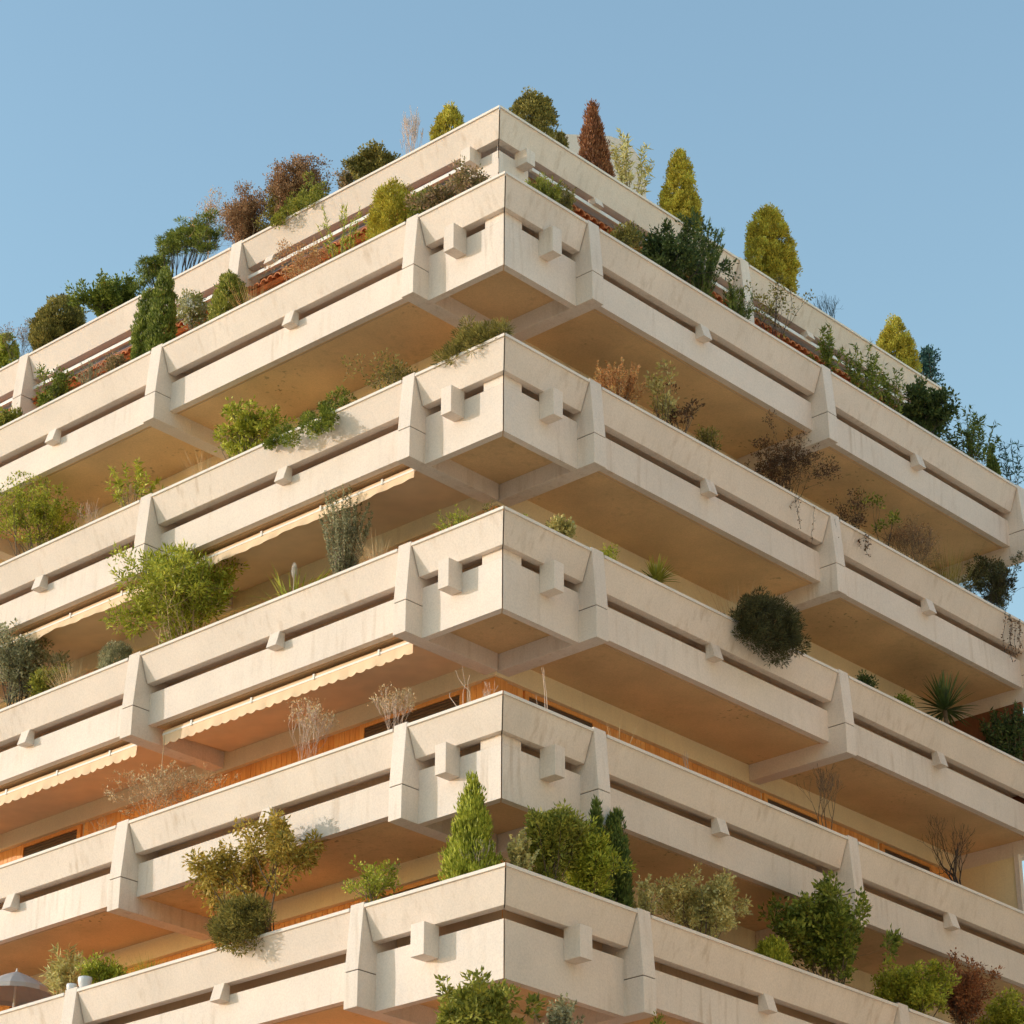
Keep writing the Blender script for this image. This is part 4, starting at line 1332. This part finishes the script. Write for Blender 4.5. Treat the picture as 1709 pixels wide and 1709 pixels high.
plant(5, 'R', 1030, 1352, 48, CN, "dark_cypress", "tree", "slimmer dark green cypress beside the pale yellow shrub of the corner pier", pal='conif', prof='column', upw=1.5, leaf=(0.075, 0.024), off=0.58)
plant(5, 'R', 1074, 1452, 84, ST, "pale_shrub", "shrub", "pale yellow shrub beside the dark cypress and the corner pier", pal='pale', n=26, leaf=(0.05, 0.026), per=44, start=0.05, off=0.44)
plant(5, 'R', 1182, 1464, 136, SH, "grey_bush", "bush", "rounded grey olive bush past the fifth row's shaded corner pier", pal='pale', stems=28, leaf=(0.05, 0.026), open_=0.1, dens=1.4, tip_r=0.09)
plant(5, 'R', 1291, 1566, 58, CN, "dwarf_conifer", "shrub", "small bright lime rounded dwarf conifer beside the big dark leafy shrub", pal='lime', prof='egg')
plant(5, 'R', 1384, 1484, 158, SH, "green_shrub", "shrub", "big glossy green leafy shrub on the fifth row's shaded face", pal='green', stems=30, leaf=(0.085, 0.042), open_=0.1, dens=1.5, tip_r=0.12, upb=0.3)
plant(5, 'R', 1528, 1608, 120, SH, "leafy_shrub", "shrub", "yellow tipped green shrub past the fifth row's middle shaded pier", pal='lime', stems=24, leaf=(0.055, 0.03), open_=0.1, dens=1.4, tip_r=0.09)
plant(5, 'R', 1612, 1588, 92, SH, "red_shrub", "shrub", "red brown leafy shrub between two yellow green ones on the fifth row", pal='red', stems=22, leaf=(0.05, 0.026), open_=0.3, dens=1.1)
plant(5, 'R', 1688, 1660, 84, SH, "leafy_shrub", "shrub", "yellow green shrub beyond the red brown one at the fifth row's end", pal='lime', stems=20, leaf=(0.055, 0.03), open_=0.1, dens=1.3)
# --- lowest row, only the tops show
plant(6, 'L', 805, 1640, 140, SH, "bright_shrub", "shrub", "bright green whorled leaf shrub rising from the lowest row at the corner", pal='fresh', stems=26, leaf=(0.09, 0.038), open_=0.2, dens=1.3, tip_r=0.10)
plant(6, 'R', 935, 1645, 92, ST, "grey_bush", "bush", "grey green bush rising from the lowest row beside the bright shrub", pal='grey', n=44, leaf=(0.06, 0.026), per=60, start=0.1)
plant(6, 'R', 1108, 1694, 50, SH, "small_shrub", "shrub", "top of a small green shrub showing above the lowest row", pal='fresh', stems=9, leaf=(0.06, 0.03))


# ------------------------------------------------------------------ parasol, pots and rod on the balconies
def parasol():
    z, S = LEVELS[5]
    o_ = S + 1.15
    a = solve(lambda a_: proj(side_pt('L', a_, o_, z))[0], 18, 2, 22)
    base = side_pt('L', a, o_, z - 1.0)
    top = solve(lambda h: proj(base + np.array([0, 0, h]))[1], 1621, 0.2, 4)
    root = empty("parasol", base)
    tag(root, "open grey canvas parasol beside the bamboo on the fifth row", "parasol")
    R, ribs = 0.66, 8
    V = [np.array([0, 0, top])]
    for ring, (rr, dz) in enumerate(((0.35, 0.10), (0.7, 0.22), (1.0, 0.36), (1.0, 0.44))):
        for i in range(ribs * 2):
            th = 2 * math.pi * i / (ribs * 2)
            sag = 1.0 if i % 2 == 0 else 0.955
            V.append(np.array([math.cos(th) * R * rr * sag, math.sin(th) * R * rr * sag, top - dz * (1.0 if i % 2 == 0 else 0.97)]))
    n = ribs * 2
    F = [[0, 1 + i, 1 + (i + 1) % n] for i in range(n)]
    for k in range(3):
        F += [[1 + k * n + i, 1 + k * n + (i + 1) % n, 1 + (k + 1) * n + (i + 1) % n, 1 + (k + 1) * n + i] for i in range(n)]
    me = mk("canopy", np.array(V) + base, F, M['canvas'], root)
    sm = me.modifiers.new("thickness", 'SOLIDIFY')
    sm.thickness = 0.006
    p = Geo()
    p.tubes([(np.array([0, 0, 0.0]), np.array([0, 0, top]), 0.022, 0.02), (np.array([0, 0, top]), np.array([0, 0, top + 0.05]), 0.022, 0.008)], 8)
    p.build("pole", M['bar'], root)
    f = Geo()
    f.tubes([(np.array([0, 0, 0]), np.array([0, 0, 0.06]), 0.22, 0.2), (np.array([0, 0, 0.06]), np.array([0, 0, 0.07]), 0.2, 0.02)], 16)
    f.build("foot", M['canvas'], root)


parasol()


def pot(px, wpx, label):
    P = spot(5, 'L', px, 0.085) + np.array([0, 0, 0.106])
    w = wpx * ((P - CAM) @ fw) / FPX
    root = empty("pot", P)
    tag(root, label, "pot")
    prof = [(0.30, -0.02), (0.36, 0.10), (0.46, 0.35), (0.50, 0.62), (0.50, 0.80), (0.44, 0.82), (0.42, 0.62)]
    V, F = [], []
    n = 18
    for (r, zz) in prof:
        for i in range(n):
            th = 2 * math.pi * i / n
            V.append(P + np.array([math.cos(th) * r * w, math.sin(th) * r * w, zz * w + 0.02 * w]))
    for k in range(len(prof) - 1):
        F += [[k * n + i, k * n + (i + 1) % n, (k + 1) * n + (i + 1) % n, (k + 1) * n + i] for i in range(n)]
    F.append(list(range(n)))
    mk("body", V, F, M['ceramic'], root, smooth=True)
    so_ = [P + np.array([math.cos(2 * math.pi * i / n) * 0.42 * w, math.sin(2 * math.pi * i / n) * 0.42 * w, 0.66 * w]) for i in range(n)]
    mk("soil", so_, [list(range(n))], M['soil'], root, fix=False)


pot(140, 24, "larger round white ceramic pot on the coping beside the bamboo")
pot(118, 18, "smaller round white ceramic pot on the coping beside the bamboo")

# awning crank rod hanging from the third row's awning
rod = Geo()
P0 = side_pt('L', 8.15, 0.50, -6 - 1.36)
rod.tubes([(np.zeros(3), np.array([-0.03, 0, -1.05]), 0.007, 0.007)], 6)
ro = rod.build("crank_rod", M['stalk'], aw3, loc=P0 - LOC[aw3])

# ------------------------------------------------------------------ plants of one kind share a group
kinds = {}
for o in sc.objects:
    if o.parent is None and "category" in o and o is not B and o is not NB:
        kinds.setdefault(o.name.split(".")[0], []).append(o)
for nm, obs in kinds.items():
    if len(obs) > 1:
        for o in obs:
            o["group"] = nm.replace("_", " ") + (" on the fifth row" if nm == "pot" else " plants on the balconies")
